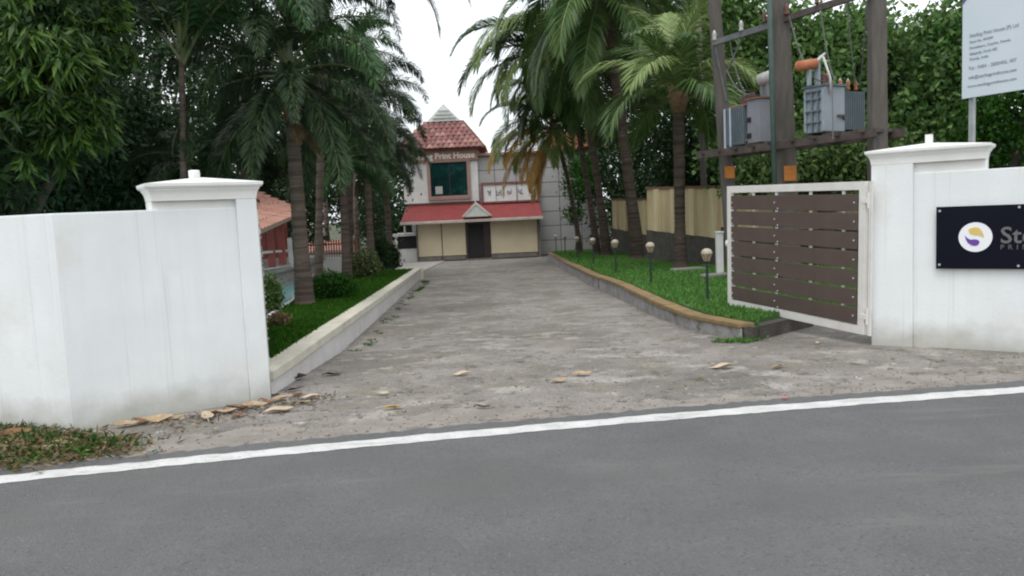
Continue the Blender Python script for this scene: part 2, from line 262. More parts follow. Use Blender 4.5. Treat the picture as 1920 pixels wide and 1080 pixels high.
# ------------------------------------------------------------------ mesh helpers
class MB:
    def __init__(s): s.v = []; s.f = []; s.m = []; s.sm = False
    def add(s, vs, fs, mi=0):
        o = len(s.v); s.v += [tuple(v) for v in vs]; s.f += [tuple(i + o for i in f) for f in fs]; s.m += [mi] * len(fs); return s
    def box(s, c, h, mi=0, rot=None):         # centre, FULL sizes
        vs = []
        for z in (-.5, .5):
            for x, y in ((-.5, -.5), (.5, -.5), (.5, .5), (-.5, .5)):
                v = Vector((x * h[0], y * h[1], z * h[2]))
                if rot is not None: v = rot @ v
                vs.append(v + Vector(c))
        return s.add(vs, [(3, 2, 1, 0), (4, 5, 6, 7), (0, 1, 5, 4), (1, 2, 6, 5), (2, 3, 7, 6), (3, 0, 4, 7)], mi)
    def bx(s, x0, x1, y0, y1, z0, z1, mi=0):
        return s.box(((x0 + x1) / 2, (y0 + y1) / 2, (z0 + z1) / 2), (x1 - x0, y1 - y0, z1 - z0), mi)
    def prism(s, poly, z0, z1, mi=0):         # plan polygon, z may be functions
        n = len(poly); f0 = z0 if callable(z0) else (lambda x, y: z0); f1 = z1 if callable(z1) else (lambda x, y: z1)
        vs = [(p[0], p[1], f0(p[0], p[1])) for p in poly] + [(p[0], p[1], f1(p[0], p[1])) for p in poly]
        fs = [tuple(range(n))[::-1], tuple(range(n, 2 * n))] + [(i, (i + 1) % n, n + (i + 1) % n, n + i) for i in range(n)]
        return s.add(vs, fs, mi)
    def tube(s, pts, rad, n=8, mi=0, cap=True):
        pts = [Vector(p) for p in pts]
        if not hasattr(rad, '__len__'): rad = [rad] * len(pts)
        vs = []; fs = []
        for i, p in enumerate(pts):
            t = (pts[min(i + 1, len(pts) - 1)] - pts[max(i - 1, 0)]).normalized()
            a = Vector((0, 0, 1)) if abs(t.z) < 0.9 else Vector((1, 0, 0))
            u = t.cross(a).normalized(); w = t.cross(u)
            for k in range(n):
                th = 2 * math.pi * k / n; vs.append(p + (u * math.cos(th) + w * math.sin(th)) * rad[i])
        for i in range(len(pts) - 1):
            for k in range(n):
                a = i * n + k; b = i * n + (k + 1) % n; fs.append((a, a + n, b + n, b))
        if cap: fs.append(tuple(range(n))); fs.append(tuple(range((len(pts) - 1) * n, len(pts) * n))[::-1])
        return s.add(vs, fs, mi)
    def lathe(s, c, prof, n=14, mi=0):        # profile of (r, z)
        c = Vector(c); return s.tube([c + Vector((0, 0, z)) for r, z in prof], [max(r, 1e-4) for r, z in prof], n, mi) if False else s._lathe(c, prof, n, mi)
    def _lathe(s, c, prof, n, mi):
        vs = []; fs = []
        for r, z in prof:
            for k in range(n):
                th = 2 * math.pi * k / n; vs.append((c.x + r * math.cos(th), c.y + r * math.sin(th), c.z + z))
        for i in range(len(prof) - 1):
            for k in range(n):
                a = i * n + k; b = i * n + (k + 1) % n; fs.append((a, b, b + n, a + n))
        fs.append(tuple(range(n))[::-1]); fs.append(tuple(range((len(prof) - 1) * n, len(prof) * n)))
        return s.add(vs, fs, mi)
    def mesh(s, name, mats, smooth=False, bevel=0):
        me = bpy.data.meshes.new(name); me.from_pydata(s.v, [], s.f)
        for m in (mats if isinstance(mats, (list, tuple)) else [mats]): me.materials.append(m)
        me.polygons.foreach_set('material_index', s.m)
        if smooth: me.polygons.foreach_set('use_smooth', [True] * len(s.f))
        if bevel:
            bm = bmesh.new(); bm.from_mesh(me)
            bmesh.ops.bevel(bm, geom=bm.edges[:], offset=bevel, segments=2, affect='EDGES', profile=0.6)
            bm.to_mesh(me); bm.free()
        me.update(); return me
    def obj(s, name, mats, parent=None, smooth=False, bevel=0):
        return link(name, s.mesh(name, mats, smooth, bevel), parent)

def link(name, me, parent=None, loc=None, rot=None, scale=None):
    o = bpy.data.objects.new(name, me); C.objects.link(o)
    if parent is not None: o.parent = parent
    if loc is not None: o.location = loc
    if rot is not None: o.rotation_euler = rot
    if scale is not None: o.scale = scale
    return o
def thing(name, label, cat, loc=(0, 0, 0), rz=0, group=None):
    o = bpy.data.objects.new(name, None); C.objects.link(o); o.location = loc; o.rotation_euler = (0, 0, rz)
    o.empty_display_size = 0.2
    return tag(o, label, cat, group)
def tag(o, label, cat, group=None):
    o['label'] = label; o['category'] = cat
    if group: o['group'] = group
    return o
def struct(o): o['kind'] = 'structure'; return o
def stuff(o): o['kind'] = 'stuff'; return o
def copy_thing(root, loc, rz, label):
    r = root.copy(); C.objects.link(r); r.location = loc; r.rotation_euler = (0, 0, rz); r['label'] = label
    for ch in list(root.children):
        c = ch.copy(); C.objects.link(c); c.parent = r
        for g in ch.children:
            d = g.copy(); C.objects.link(d); d.parent = c
    return r
def text_mesh(name, s, size, m, depth=0.004, align='LEFT', spacing=1.0, bold=0.0):
    cu = bpy.data.curves.new(name, 'FONT'); cu.body = s; cu.size = size; cu.extrude = depth; cu.align_x = align
    cu.space_character = spacing; cu.offset = bold; cu.resolution_u = 3
    o = bpy.data.objects.new(name, cu); C.objects.link(o)
    bpy.context.view_layer.update()
    me = bpy.data.meshes.new_from_object(o.evaluated_get(bpy.context.evaluated_depsgraph_get()))
    C.objects.unlink(o); bpy.data.objects.remove(o); me.materials.clear(); me.materials.append(m); me.name = name
    return me
def np_mesh(name, V, F, mats, mi=None):       # V (n,3), F (m,k)
    me = bpy.data.meshes.new(name); n = len(V); k = F.shape[1]; mcount = len(F)
    me.vertices.add(n); me.vertices.foreach_set('co', V.astype(np.float32).ravel())
    me.loops.add(mcount * k); me.loops.foreach_set('vertex_index', F.astype(np.int32).ravel())
    me.polygons.add(mcount); me.polygons.foreach_set('loop_start', np.arange(0, mcount * k, k, dtype=np.int32))
    me.polygons.foreach_set('loop_total', np.full(mcount, k, dtype=np.int32))
    for m in mats: me.materials.append(m)
    if mi is not None: me.polygons.foreach_set('material_index', np.asarray(mi, dtype=np.int32))
    me.update(calc_edges=True); me.validate(); return me

# ------------------------------------------------------------------ foliage helpers
def leaf_cards(cen, length, width, droop=0.3, rng=RNG, dirs=None):
    """a folded leaf of two faces at every centre -> V, F (quads)"""
    n = len(cen)
    if dirs is None:
        d = rng.normal(size=(n, 3)); d[:, 2] -= droop * 1.5
    else: d = dirs
    d /= np.linalg.norm(d, axis=1)[:, None]
    u = rng.normal(size=(n, 3)); s = np.cross(d, u); s /= np.linalg.norm(s, axis=1)[:, None]
    ln = length * rng.uniform(0.6, 1.25, n)[:, None]; w = width * rng.uniform(0.7, 1.2, n)[:, None]
    nr = np.cross(s, d)
    a = cen; b = cen + d * ln * 0.45 + s * w * 0.5 + nr * w * 0.18; c = cen + d * ln; e = cen + d * ln * 0.45 - s * w * 0.5 + nr * w * 0.18
    V = np.stack([a, b, c, e], axis=1).reshape(-1, 3); F = np.arange(n * 4).reshape(-1, 4)
    return V, F
def lobes_points(lobes, nclump, per, spread, rng=RNG, shell=0.55):
    w = np.array([r[0] * r[1] * r[2] for _, r in lobes]) ** 0.7; w /= w.sum()
    out = []
    for k in range(nclump):
        i = rng.choice(len(lobes), p=w); c, r = lobes[i]
        d = rng.normal(size=3); d /= np.linalg.norm(d); rad = shell + (1 - shell) * rng.random() ** 0.6
        p = np.array(c) + d * np.array(r) * rad * rng.uniform(0.85, 1.12)
        m = max(3, int(per * rng.uniform(0.5, 1.5)))
        sp = spread * rng.uniform(0.6, 1.5)
        out.append(p + rng.normal(size=(m, 3)) * np.array([sp, sp, sp * 0.6]))
    return np.concatenate(out)
def tree(name, label, cat, base, lobes, nclump, per, spread, ln, wd, m, trunk_r=0.15, droop=0.3, group=None, shell=0.5, zmin=None):
    base = Vector(base); t = thing(name, label, cat, base, 0, group)
    rel = [(tuple(Vector(c) - base), r) for c, r in lobes]
    pts = lobes_points(rel, nclump, per, spread, shell=shell)
    if zmin is not None: pts = pts[pts[:, 2] > zmin]
    V, F = leaf_cards(pts, ln, wd, droop)
    stuff(link('crown', np_mesh('crown', V, F, [m]), t))
    b = MB(); top = max(rel, key=lambda q: q[0][2])[0]; cx = sum(q[0][0] for q in rel) / len(rel); cy = sum(q[0][1] for q in rel) / len(rel)
    h0 = max(0.4, min(q[0][2] - q[1][2] * 0.6 for q in rel)); fork = Vector((cx * 0.5, cy * 0.5, h0))
    b.tube([(0, 0, -0.1), fork * 0.5 + Vector((0.06, 0, 0)), fork], [trunk_r * 1.35, trunk_r, trunk_r * 0.8], 8)
    for c, r in rel:
        e = Vector(c); mid = fork.lerp(e, 0.5) + Vector((random.uniform(-.2, .2), random.uniform(-.2, .2), 0.15))
        b.tube([fork, mid, e], [trunk_r * 0.55, trunk_r * 0.35, trunk_r * 0.12], 6)
        for _ in range(4):
            dd = Vector((random.uniform(-1, 1) * r[0], random.uniform(-1, 1) * r[1], random.uniform(-.5, 1) * r[2])) * 0.8
            b.tube([mid.lerp(e, random.random()), e + dd], [trunk_r * 0.15, trunk_r * 0.05], 4)
    b.obj('trunk', MT['bark'], t, smooth=True)
    return t
def bush(name, label, base, r, n, ln, wd, m, cat='bush', group=None, shell=0.75):
    base = Vector(base); t = thing(name, label, cat, base, 0, group)
    rel = [((0, 0, r[2] * 0.95), r), ((r[0] * 0.35, -r[1] * 0.2, r[2] * 0.75), tuple(x * 0.75 for x in r)), ((-r[0] * 0.35, 0, r[2] * 0.8), tuple(x * 0.75 for x in r))]
    pts = lobes_points(rel, n // 6, 6, ln * 0.6, shell=shell); pts = pts[pts[:, 2] > 0.02]
    V, F = leaf_cards(pts, ln, wd, -0.3)
    stuff(link('foliage', np_mesh('foliage', V, F, [m]), t))
    b = MB()
    for k in range(7):
        a = k * 0.9; b.tube([(0.03 * math.cos(a), 0.03 * math.sin(a), -0.03), (r[0] * .6 * math.cos(a), r[1] * .6 * math.sin(a), r[2] * 1.2)], [0.018, 0.006], 5)
    b.obj('stem', MT['bark'], t)
    return t

def frond_mesh(name, Lr, elev, bend, nleaf, ll, lw, mats, style='coco', seed=0, hang=0.55, start=0.14, twist=0.0):
    rg = random.Random(seed); ns = 26
    pts = [Vector((0, 0, 0))]; ang = elev; tang = []
    for i in range(ns):
        s = i / ns; ang = elev - bend * (s ** 1.4); ang = max(ang, R(-86))
        side = twist * s * s
        tg = Vector((math.cos(ang) * math.cos(side), math.cos(ang) * math.sin(side), math.sin(ang))); tang.append(tg); pts.append(pts[-1] + tg * Lr / ns)
    tang.append(tang[-1])
    b = MB(); b.tube(pts[::2] + ([pts[-1]] if (ns % 2) else []), [0.035 * (Lr / 4) * (1 - 0.85 * i / (len(pts[::2]) - 1)) + 0.004 for i in range(len(pts[::2]))], 5, 0)
    for j in range(nleaf):
        s = start + (1 - start) * (j + rg.random() * 0.5) / nleaf; s = min(s, 0.999)
        i = int(s * ns); p = pts[i].lerp(pts[i + 1], s * ns - i); tg = tang[i]
        sidev = tg.cross(Vector((0, 0, 1)));
        if sidev.length < 0.1: sidev = Vector((0, -1, 0))
        sidev.normalize(); upv = sidev.cross(tg)
        q = (s - start) / (1 - start)
        l = ll * (0.45 + 0.75 * math.sin(math.pi * min(1, q * 0.85 + 0.12))) * (1 - 0.45 * q ** 3) * rg.uniform(0.85, 1.1)
        for sg in ((-1, 1) if style == 'coco' else (-1, 1, 0, 2)):
            if style == 'coco':
                d = (sidev * sg * (0.85 - 0.4 * q) + tg * (0.5 + 0.5 * q) + upv * rg.uniform(0.0, 0.25)).normalized()
                d2 = (d + Vector((0, 0, -hang * rg.uniform(0.8, 1.7)))).normalized()
            else:
                a = rg.uniform(0, 2 * math.pi)
                d = (sidev * math.cos(a) + upv * math.sin(a)) * 0.8 + tg * 0.65; d.normalize()
                d2 = (d + Vector((0, 0, -hang * 0.9))).normalized()
            wv = d.cross(upv if abs(d.dot(upv)) < 0.9 else tg).normalized() * lw * 0.5
            wv = (tg * 0.5 + wv.normalized() * 0.8).normalized() * lw * 0.5
            m1 = p + d * l * 0.45; e = m1 + d2 * l * 0.6
            b.add([p - wv * 0.5, p + wv * 0.5, m1 + wv, m1 - wv, e], [(0, 1, 2, 3), (3, 2, 4)], 1)
    return b.mesh(name, mats)

def palm(name, label, base, top, fr_variants, nf, trunk_prof, trunk_mat, elev_of, group=None, lean=0.0, extra=None, rings=0.12, az0=0.0, azf=None, scale=1.0, tilt=0.25, rnd=0.15):
    """fr_variants: list of (elevation, mesh). trunk_prof: (r_base, r_mid, r_top)"""
    base = Vector(base); top = Vector(top); t = thing(name, label, 'palm tree', base, 0, group)
    b = MB(); n = max(8, int((top - base).length / rings)); pts = []; rad = []
    rel = top - base
    for i in range(n + 1):
        s = i / n
        p = Vector((rel.x * (s ** 1.15), rel.y * s, rel.z * s - (0.15 if i == 0 else 0))) + Vector((0, 0, 0))
        p.x += lean * math.sin(math.pi * s)
        r = trunk_prof[0] + (trunk_prof[1] - trunk_prof[0]) * min(1, s / 0.25) if s < 0.25 else trunk_prof[1] + (trunk_prof[2] - trunk_prof[1]) * (s - 0.25) / 0.75
        pts += [p, p + Vector((0, 0, rel.z / n * 0.85))]; rad += [r * 1.05, r * 0.95]
    b.tube(pts, rad, 12); b.obj('trunk', trunk_mat, t, smooth=True)
    for i in range(nf):
        el = elev_of(i / max(1, nf - 1)); v = min(fr_variants, key=lambda q: abs(q[0] - el) + random.random() * 6)
        az = (azf(i) if azf else az0 + i * 2.39996) + random.uniform(-.15, .15)
        o = link('frond', v[1], t, loc=rel + Vector((0, 0, -0.0 - 0.25 * i / nf)), rot=Euler((random.uniform(-rnd, rnd), R(v[0] - el) * 0.5, az)), scale=(scale * random.uniform(0.88, 1.1),) * 3)
    return t, rel

def wobj(b, name, mats, root, sub=None, smooth=False, bevel=0):
    """a part whose mesh is written in world coordinates"""
    o = b.obj(name, mats, sub if sub is not None else root, smooth, bevel)
    if sub is None: o.location = -Vector(root.location)
    return o
def ground_at(x, y, dz=0): return Vector((x, y, G(y) + dz))

# ================================================================== GROUND, ROAD, DRIVE
def linecurve(x):                     # inner edge of the white line (world y at x)
    xx = max(-9, min(9, x)); y = 6.42 + 0.152 * xx - 0.0085 * xx * xx
    s = 0.152 - 0.017 * xx
    return y + s * (x - xx)
_pts = [(0, 900), (480, 852), (960, 806), (1440, 768), (1920, 731)]
_w = [GP(*p) for p in _pts]
_co = np.polyfit([w.x for w in _w], [w.y for w in _w], 2)
def linecurve(x):
    xx = max(-7, min(8, x)); y = float(np.polyval(_co, xx)); s = 2 * _co[0] * xx + _co[1]
    return y + s * (x - xx)

ys = [-60, -20, 0, 4, Y0] + [Y0 + i * 3 for i in range(1, 13)] + [YE, 60, 100, 200, 420]
xs = [-300, -120, -60, -30, -15, -8, -4, 0, 4, 8, 15, 30, 60, 120, 300]
V = np.array([(x, y, G(y) - 0.03) for y in ys for x in xs], float); nx = len(xs)
F = np.array([(j * nx + i, j * nx + i + 1, (j + 1) * nx + i + 1, (j + 1) * nx + i) for j in range(len(ys) - 1) for i in range(nx - 1)])
struct(link('ground', np_mesh('ground', V, F, [MT['soil']])))

def strip(name, f0, f1, x0, x1, z, m, n=160, jag=0.0, seed=3):
    rg = random.Random(seed); vs = []; fs = []
    for i in range(n + 1):
        x = x0 + (x1 - x0) * i / n
        a = f0(x); c = f1(x) + (rg.uniform(-jag, jag) if jag else 0)
        vs += [(x, a, z), (x, c, z)]
    for i in range(n): fs.append((2 * i, 2 * i + 2, 2 * i + 3, 2 * i + 1))
    b = MB(); b.add(vs, fs); return struct(b.obj(name, m))
# paved apron and verge between road and walls, then the drive
verge = strip('verge', lambda x: linecurve(x) - 2, lambda x: 8.72, -40, 40, -0.012, MT['verge'], 80)
road = strip('road', lambda x: linecurve(x) - 9.5, lambda x: linecurve(x) + 0.30, -45, 45, 0.0, MT['asphalt'], 1400, 0.035)
lw_ = 0.26
strip('road_line', lambda x: linecurve(x) - 0.10 + 0.006 * math.sin(x * 9) + 0.005 * math.sin(x * 31), lambda x: linecurve(x) + 0.10 + 0.008 * math.sin(x * 7) + 0.006 * math.sin(x * 23), -45, 45, 0.004, MT['line'], 1600, 0.007, 5)

# left kerb line and right kerb line, on the drive
def drop(y): return 0.14 * max(0.0, min(1.0, (10.6 - y) / 2.7))     # the left kerb and lawn sink a little towards the gate
def dropR(y): return 0.12 * max(0.0, min(1.0, (17.0 - y) / 6.0))
def GPR(px, py, dz):
    y = 11.0
    for _ in range(30): y = GP(px, py, dz - dropR(y)).y * .6 + y * .4
    return GP(px, py, dz - dropR(y))
def GPL(px, py, dz):
    y = 9.0
    for _ in range(30): y = GP(px, py, dz - drop(y)).y * .6 + y * .4
    return GP(px, py, dz - drop(y))
KL = [GPL(px, py, LZ + 0.03) for px, py in ((508, 695), (570, 653), (634, 609), (700, 564), (750, 529), (787, 503))]
KL = [Vector((a.x, a.y, 0)) for a in KL]
KL[0:0] = [KL[0] + (KL[0] - KL[2]).normalized() * 0.02]
KRp = [(1392, 640), (1300, 620), (1230, 594), (1170, 566), (1110, 538), (1060, 508), (1028, 486)]
KR = [GP(*p) for p in KRp]; KR = [Vector((a.x, a.y, 0)) for a in KR]
DB = GP(897, 487).y
print('DB', DB, 'KL', [tuple(round(c, 2) for c in k[:2]) for k in KL], 'KR', [tuple(round(c, 2) for c in k[:2]) for k in KR])
def drive_left(y):
    for a, c in zip(KL[:-1], KL[1:]):
        if a.y <= y <= c.y: return a.x + (c.x - a.x) * (y - a.y) / (c.y - a.y)
    return KL[0].x if y < KL[0].y else KL[-1].x
rows = []; yy = 5.0
while yy < DB + 3: rows.append(yy); yy += 0.25
vs = []; fs = []
for i, y in enumerate(rows):
    xl = -7.5 if y < 7.7 else -2.9 if y < KL[0].y else (drive_left(y) - 0.05 if y < KL[-1].y else -9); xr = 12 if y < 11.4 else 3.3
    if y >= 11.4: xr = min(3.4, 3.0)
    vs += [(xl, y, G(y)), (xr, y, G(y))]
for i in range(len(rows) - 1): fs.append((2 * i, 2 * i + 1, 2 * i + 3, 2 * i + 2))
b = MB()
# the drive begins at the asphalt edge
vs2 = []
for (x, y, z) in vs: vs2.append((x, max(y, linecurve(x) + 0.33), z - 0.006 if y < 9 else z))
b.add(vs2, fs); struct(b.obj('driveway', MT['drive']))

_rg = random.Random(11); _ph = [_rg.random() * 6 for _ in range(6)]
def dustw(x): return 0.34 + 0.16 * math.sin(x * 1.3 + _ph[0]) + 0.10 * math.sin(x * 3.1 + _ph[1]) + 0.06 * math.sin(x * 7.7 + _ph[2]) + 0.035 * math.sin(x * 19 + _ph[3])
strip('dusty_margin', lambda x: linecurve(x) + 0.20, lambda x: linecurve(x) + 0.30 + max(0.04, dustw(x)) * (1.6 if x < -1.8 else 1.0), -9, 10, -0.002, MT['verge'], 900, 0.03, 8)
# lawns ------------------------------------------------------------
def offset(poly, d):                   # shift a polyline sideways in plan
    o = []
    for i, p in enumerate(poly):
        t = (poly[min(i + 1, len(poly) - 1)] - poly[max(i - 1, 0)]).normalized(); o.append(p + Vector((-t.y, t.x, 0)) * d)
    return o
KLi = offset(KL, 0.2); KRi = offset(KR, 0.0)
poolL = [GP(500, 600, LZ), GP(557, 562, LZ), GP(600, 530, LZ), GP(655, 508, LZ), GP(700, 499, LZ)]
left_lawn = [(p.x, p.y) for p in KLi] + [(poolL[4].x, KLi[-1].y)] + [(p.x, p.y) for p in poolL[::-1]] + [(poolL[0].x + 0.3, 8.75)]
def lawn(name, poly, m):
    b = MB(); b.prism(poly, lambda x, y: G(y) - 0.1, lambda x, y: G(y) + LZ, 0); return struct(b.obj(name, m))
def cut(poly, y0, keep_above):         # clip a polygon by y = y0
    o = []; n = len(poly)
    for i in range(n):
        p, q = poly[i], poly[(i + 1) % n]; a = (p[1] >= y0) == keep_above; c = (q[1] >= y0) == keep_above
        if a: o.append(p)
        if a != c: t = (y0 - p[1]) / (q[1] - p[1]); o.append((p[0] + (q[0] - p[0]) * t, y0))
    return o
b = MB()
for lo_, hi_ in ((7, 9.2), (9.2, 10.6), (10.6, 14), (14, 40)):
    pl_ = cut(cut(left_lawn, lo_, True), hi_, False)
    if len(pl_) > 2: b.prism(pl_, lambda x, y: G(y) - .1, lambda x, y: G(y) + LZ - drop(y))
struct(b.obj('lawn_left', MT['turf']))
KRo = [Vector((p.x + 0.22, p.y, 0)) for p in KR]
wallR0, wallR1, wallR2 = Vector((6.1, 17.0, 0)), Vector((4.75, 27.0, 0)), Vector((5.0, 43.0, 0))
right_lawn = [(3.06, 10.22), (4.2, 11.36), (9.5, 12.2), (9.5, DB - 1), (KRo[-1].x, DB - 1)] + [(p.x, p.y) for p in KRo[::-1]]
b = MB()
for lo_, hi_ in ((7, 11), (11, 17), (17, 60)):
    pl_ = cut(cut(right_lawn, lo_, True), hi_, False)
    if len(pl_) > 2: b.prism(pl_, lambda x, y: G(y) - .1, lambda x, y: G(y) + LZ - dropR(y))
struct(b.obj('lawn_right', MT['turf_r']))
def inpoly(poly, P_):
    x, y = P_[:, 0], P_[:, 1]; r = np.zeros(len(P_), bool); n = len(poly); j = n - 1
    for i in range(n):
        xi, yi = poly[i]; xj, yj = poly[j]
        c = ((yi > y) != (yj > y)) & (x < (xj - xi) * (y - yi) / (yj - yi + 1e-12) + xi); r ^= c; j = i
    return r
Gv = np.vectorize(G)
def grass(name, poly, n, h, m, ymax, z0=LZ, w=0.012):
    pa = np.array(poly); lo = pa.min(0); hi = pa.max(0); hi[1] = min(hi[1], ymax)
    q = RNG.random((n * 3, 2)); y = lo[1] + (hi[1] - lo[1]) * q[:, 1] ** 1.9; x = lo[0] + (hi[0] - lo[0]) * q[:, 0]
    P_ = np.stack([x, y], 1); P_ = P_[inpoly(poly, P_)][:n]; k = len(P_)
    z = Gv(P_[:, 1]) + z0 - np.vectorize(drop if P_[:, 0].mean() < 0 else dropR)(P_[:, 1]); base = np.column_stack([P_, z]); a = RNG.uniform(0, 2 * np.pi, k)
    far = (0.7 + P_[:, 1:2] / 14)
    s = np.column_stack([np.cos(a), np.sin(a), np.zeros(k)]) * w * far
    hh = h * RNG.uniform(0.4, 1.3, (k, 1)); tip = base + np.column_stack([RNG.normal(0, 0.4, k), RNG.normal(0, 0.4, k), np.ones(k)]) * hh
    V = np.stack([base - s, base + s, tip], 1).reshape(-1, 3); F = np.arange(3 * k).reshape(-1, 3)
    o = stuff(link(name, np_mesh(name, V, F, [m]))); return o
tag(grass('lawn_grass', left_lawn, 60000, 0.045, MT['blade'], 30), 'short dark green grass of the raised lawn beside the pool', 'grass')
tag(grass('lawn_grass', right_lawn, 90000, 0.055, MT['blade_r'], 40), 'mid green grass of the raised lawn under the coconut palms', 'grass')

# kerbs ------------------------------------------------------------
def kerb(path, off, z0, z1, b, dr=lambda y: 0.0):
    A = path; B = offset(path, off) if isinstance(off, (int, float)) else off
    for i in range(len(A) - 1):
        vs = []
        for p in (A[i], A[i + 1], B[i + 1], B[i]): vs.append((p.x, p.y, G(p.y) + z0 - (dr(p.y) if z0 > 0.1 else 0)))
        for p in (A[i], A[i + 1], B[i + 1], B[i]): vs.append((p.x, p.y, G(p.y) + z1 - dr(p.y)))
        b.add(vs, [(3, 2, 1, 0), (4, 5, 6, 7), (0, 1, 5, 4), (1, 2, 6, 5), (2, 3, 7, 6), (3, 0, 4, 7)])
k1 = thing('garden_kerb', 'low white kerb wall with cream coping left of the drive', 'kerb wall', ground_at(KL[1].x, KL[1].y))
b = MB(); kerb(KL, 0.16, -0.05, LZ - 0.07, b, drop); wobj(b, 'wall', MT['kerbwhite'], k1)
b = MB(); kerb(offset(KL, -0.03), offset(KL, 0.22), LZ - 0.07, LZ + 0.03, b, drop); wobj(b, 'coping', MT['cream'], k1, bevel=0.008)
k2 = thing('garden_kerb', 'low grey stone kerb with ochre mossy coping right of the drive', 'kerb wall', ground_at(KR[0].x, KR[0].y))
def dens(path, st=0.35):
    o = [path[0]]
    for a, c in zip(path[:-1], path[1:]):
        n = max(1, int((c - a).length / st))
        o += [a.lerp(c, (i + 1) / n) for i in range(n)]
    return o
KRd = dens(KR, 0.5)
rg = random.Random(4)
seg = 4
for s0 in range(0, len(KRd) - 1, seg):
    sub = KRd[s0:s0 + seg + 1]
    if len(sub) < 2: continue
    j = rg.uniform(-.015, .015)
    b = MB(); q = [Vector((p.x + j + rg.uniform(-.008, .008), p.y + (0.012 if i == 0 else 0), 0)) for i, p in enumerate(sub)]
    kerb(q, [p + Vector((0.17, 0.03, 0)) for p in q], -0.05, LZ - 0.07, b, dropR); wobj(b, 'kerb_stone', MT['kerbstone'], k2, bevel=0.01)
    b = MB(); q2 = [p + Vector((-0.03 + rg.uniform(-.006, .006), 0.006, 0)) for p in q]
    kerb(q2, [p + Vector((0.22, 0.03, 0)) for p in q2], LZ - 0.069, LZ - 0.002 + rg.uniform(-.008, .008), b, dropR); wobj(b, 'coping_stone', MT['mosscap'], k2, bevel=0.014)
b = MB(); q = [Vector((KL[-1].x + .1, KL[-1].y + .005, 0)), Vector((poolL[4].x, KLi[-1].y + .03, 0))]
kerb(q, -0.16, -0.05, LZ + 0.028, b); wobj(b, 'end_return', MT['cream'], k1)
# near end return of the right kerb, its dark rubble colour includes the shade there
b = MB(); q = [Vector((KR[0].x + 0.02, KR[0].y - 0.02, 0)), Vector((2.98, 9.9, 0)), Vector((4.2, 11.1, 0))]
kerb(q, 0.17, -0.05, LZ - 0.17, b); wobj(b, 'kerb_stone', MT['rubble'], k2)['label'] = 'overgrown end of the stone kerb'

# ================================================================== GATE WALLS, PILLARS
def plane_frame(A, B):
    A = Vector((A.x, A.y, 0)); B = Vector((B.x, B.y, 0)); d = (B - A).normalized()
    rz = math.atan2(d.y, d.x); nrm = Vector((-d.y, d.x, 0)) * -1
    def hit(px, py):
        r = ray(px, py); o = Vector((0, 0, EYE)); t = (A - o).dot(nrm) / r.dot(nrm); p = o + r * t
        return (p - A).dot(d), p.z
    return A, rz, d, hit
def boundary_wall(label, A, rz, x0, x1, y0, y1, h, m):
    b = MB(); n = max(2, int((x1 - x0) / 0.5))
    b.bx(x0, x1, y0, y1, -0.1, h); o = b.obj('boundary_wall', m, bevel=0.012); o.location = A; o.rotation_euler = (0, 0, rz)
    return tag(o, label, 'wall')
def pillar(label, A, rz, xp0, xp1, xb0, xb1, wh, top, label_stub, stub_x, stub_kind):
    t = thing('gate_pillar', label, 'gate pillar', A, rz)
    b = MB(); b.bx(xp0, xp1, -0.035, 0.30, -0.1, top - 0.16); b.obj('pier', MT['white'], t, bevel=0.01)
    b = MB(); b.bx(xb0, xb1, 0.03, 0.34, 0.0 if False else wh - 0.6, top - 0.161); b.obj('block', MT['white_block'], t, bevel=0.008)
    # cornice: a flaring cove in steps, over both
    b = MB(); x0, x1 = min(xb0, xp0), max(xb1, xp1); prof = [(0.0, -0.16), (0.004, -0.13), (0.010, -0.10), (0.018, -0.08), (0.030, -0.062), (0.032, -0.052), (0.044, -0.046), (0.052, -0.034), (0.058, -0.028), (0.060, 0.0)]
    vs = []; fs = []
    for o_, z in prof:
        for (x, y) in ((x0 - o_, -0.036 - o_), (x1 + o_, -0.036 - o_), (x1 + o_, 0.341 + o_), (x0 - o_, 0.341 + o_)): vs.append((x, y, top + z))
    for i in range(len(prof) - 1):
        for k in range(4): a = i * 4 + k; c = i * 4 + (k + 1) % 4; fs.append((a, c, c + 4, a + 4))
    n = len(vs); vs.append(((x0 + x1) / 2, 0.15, top + 0.06)); k0 = (len(prof) - 1) * 4
    for k in range(4): fs.append((k0 + k, k0 + (k + 1) % 4, n))
    fs.append((3, 2, 1, 0)); b.add(vs, fs); b.obj('cornice', MT['white_block'], t)
    b = MB()
    if stub_kind == 'round': b.lathe((stub_x, 0.15, top + 0.01), [(0.052, 0), (0.052, 0.10), (0.05, 0.115), (0.03, 0.118)], 16)
    else: b.bx(stub_x - 0.035, stub_x + 0.035, 0.11, 0.19, top + 0.01, top + 0.15)
    b.obj('lamp_base', MT['white_block'], t, smooth=(stub_kind == 'round'))['label'] = label_stub
    return t
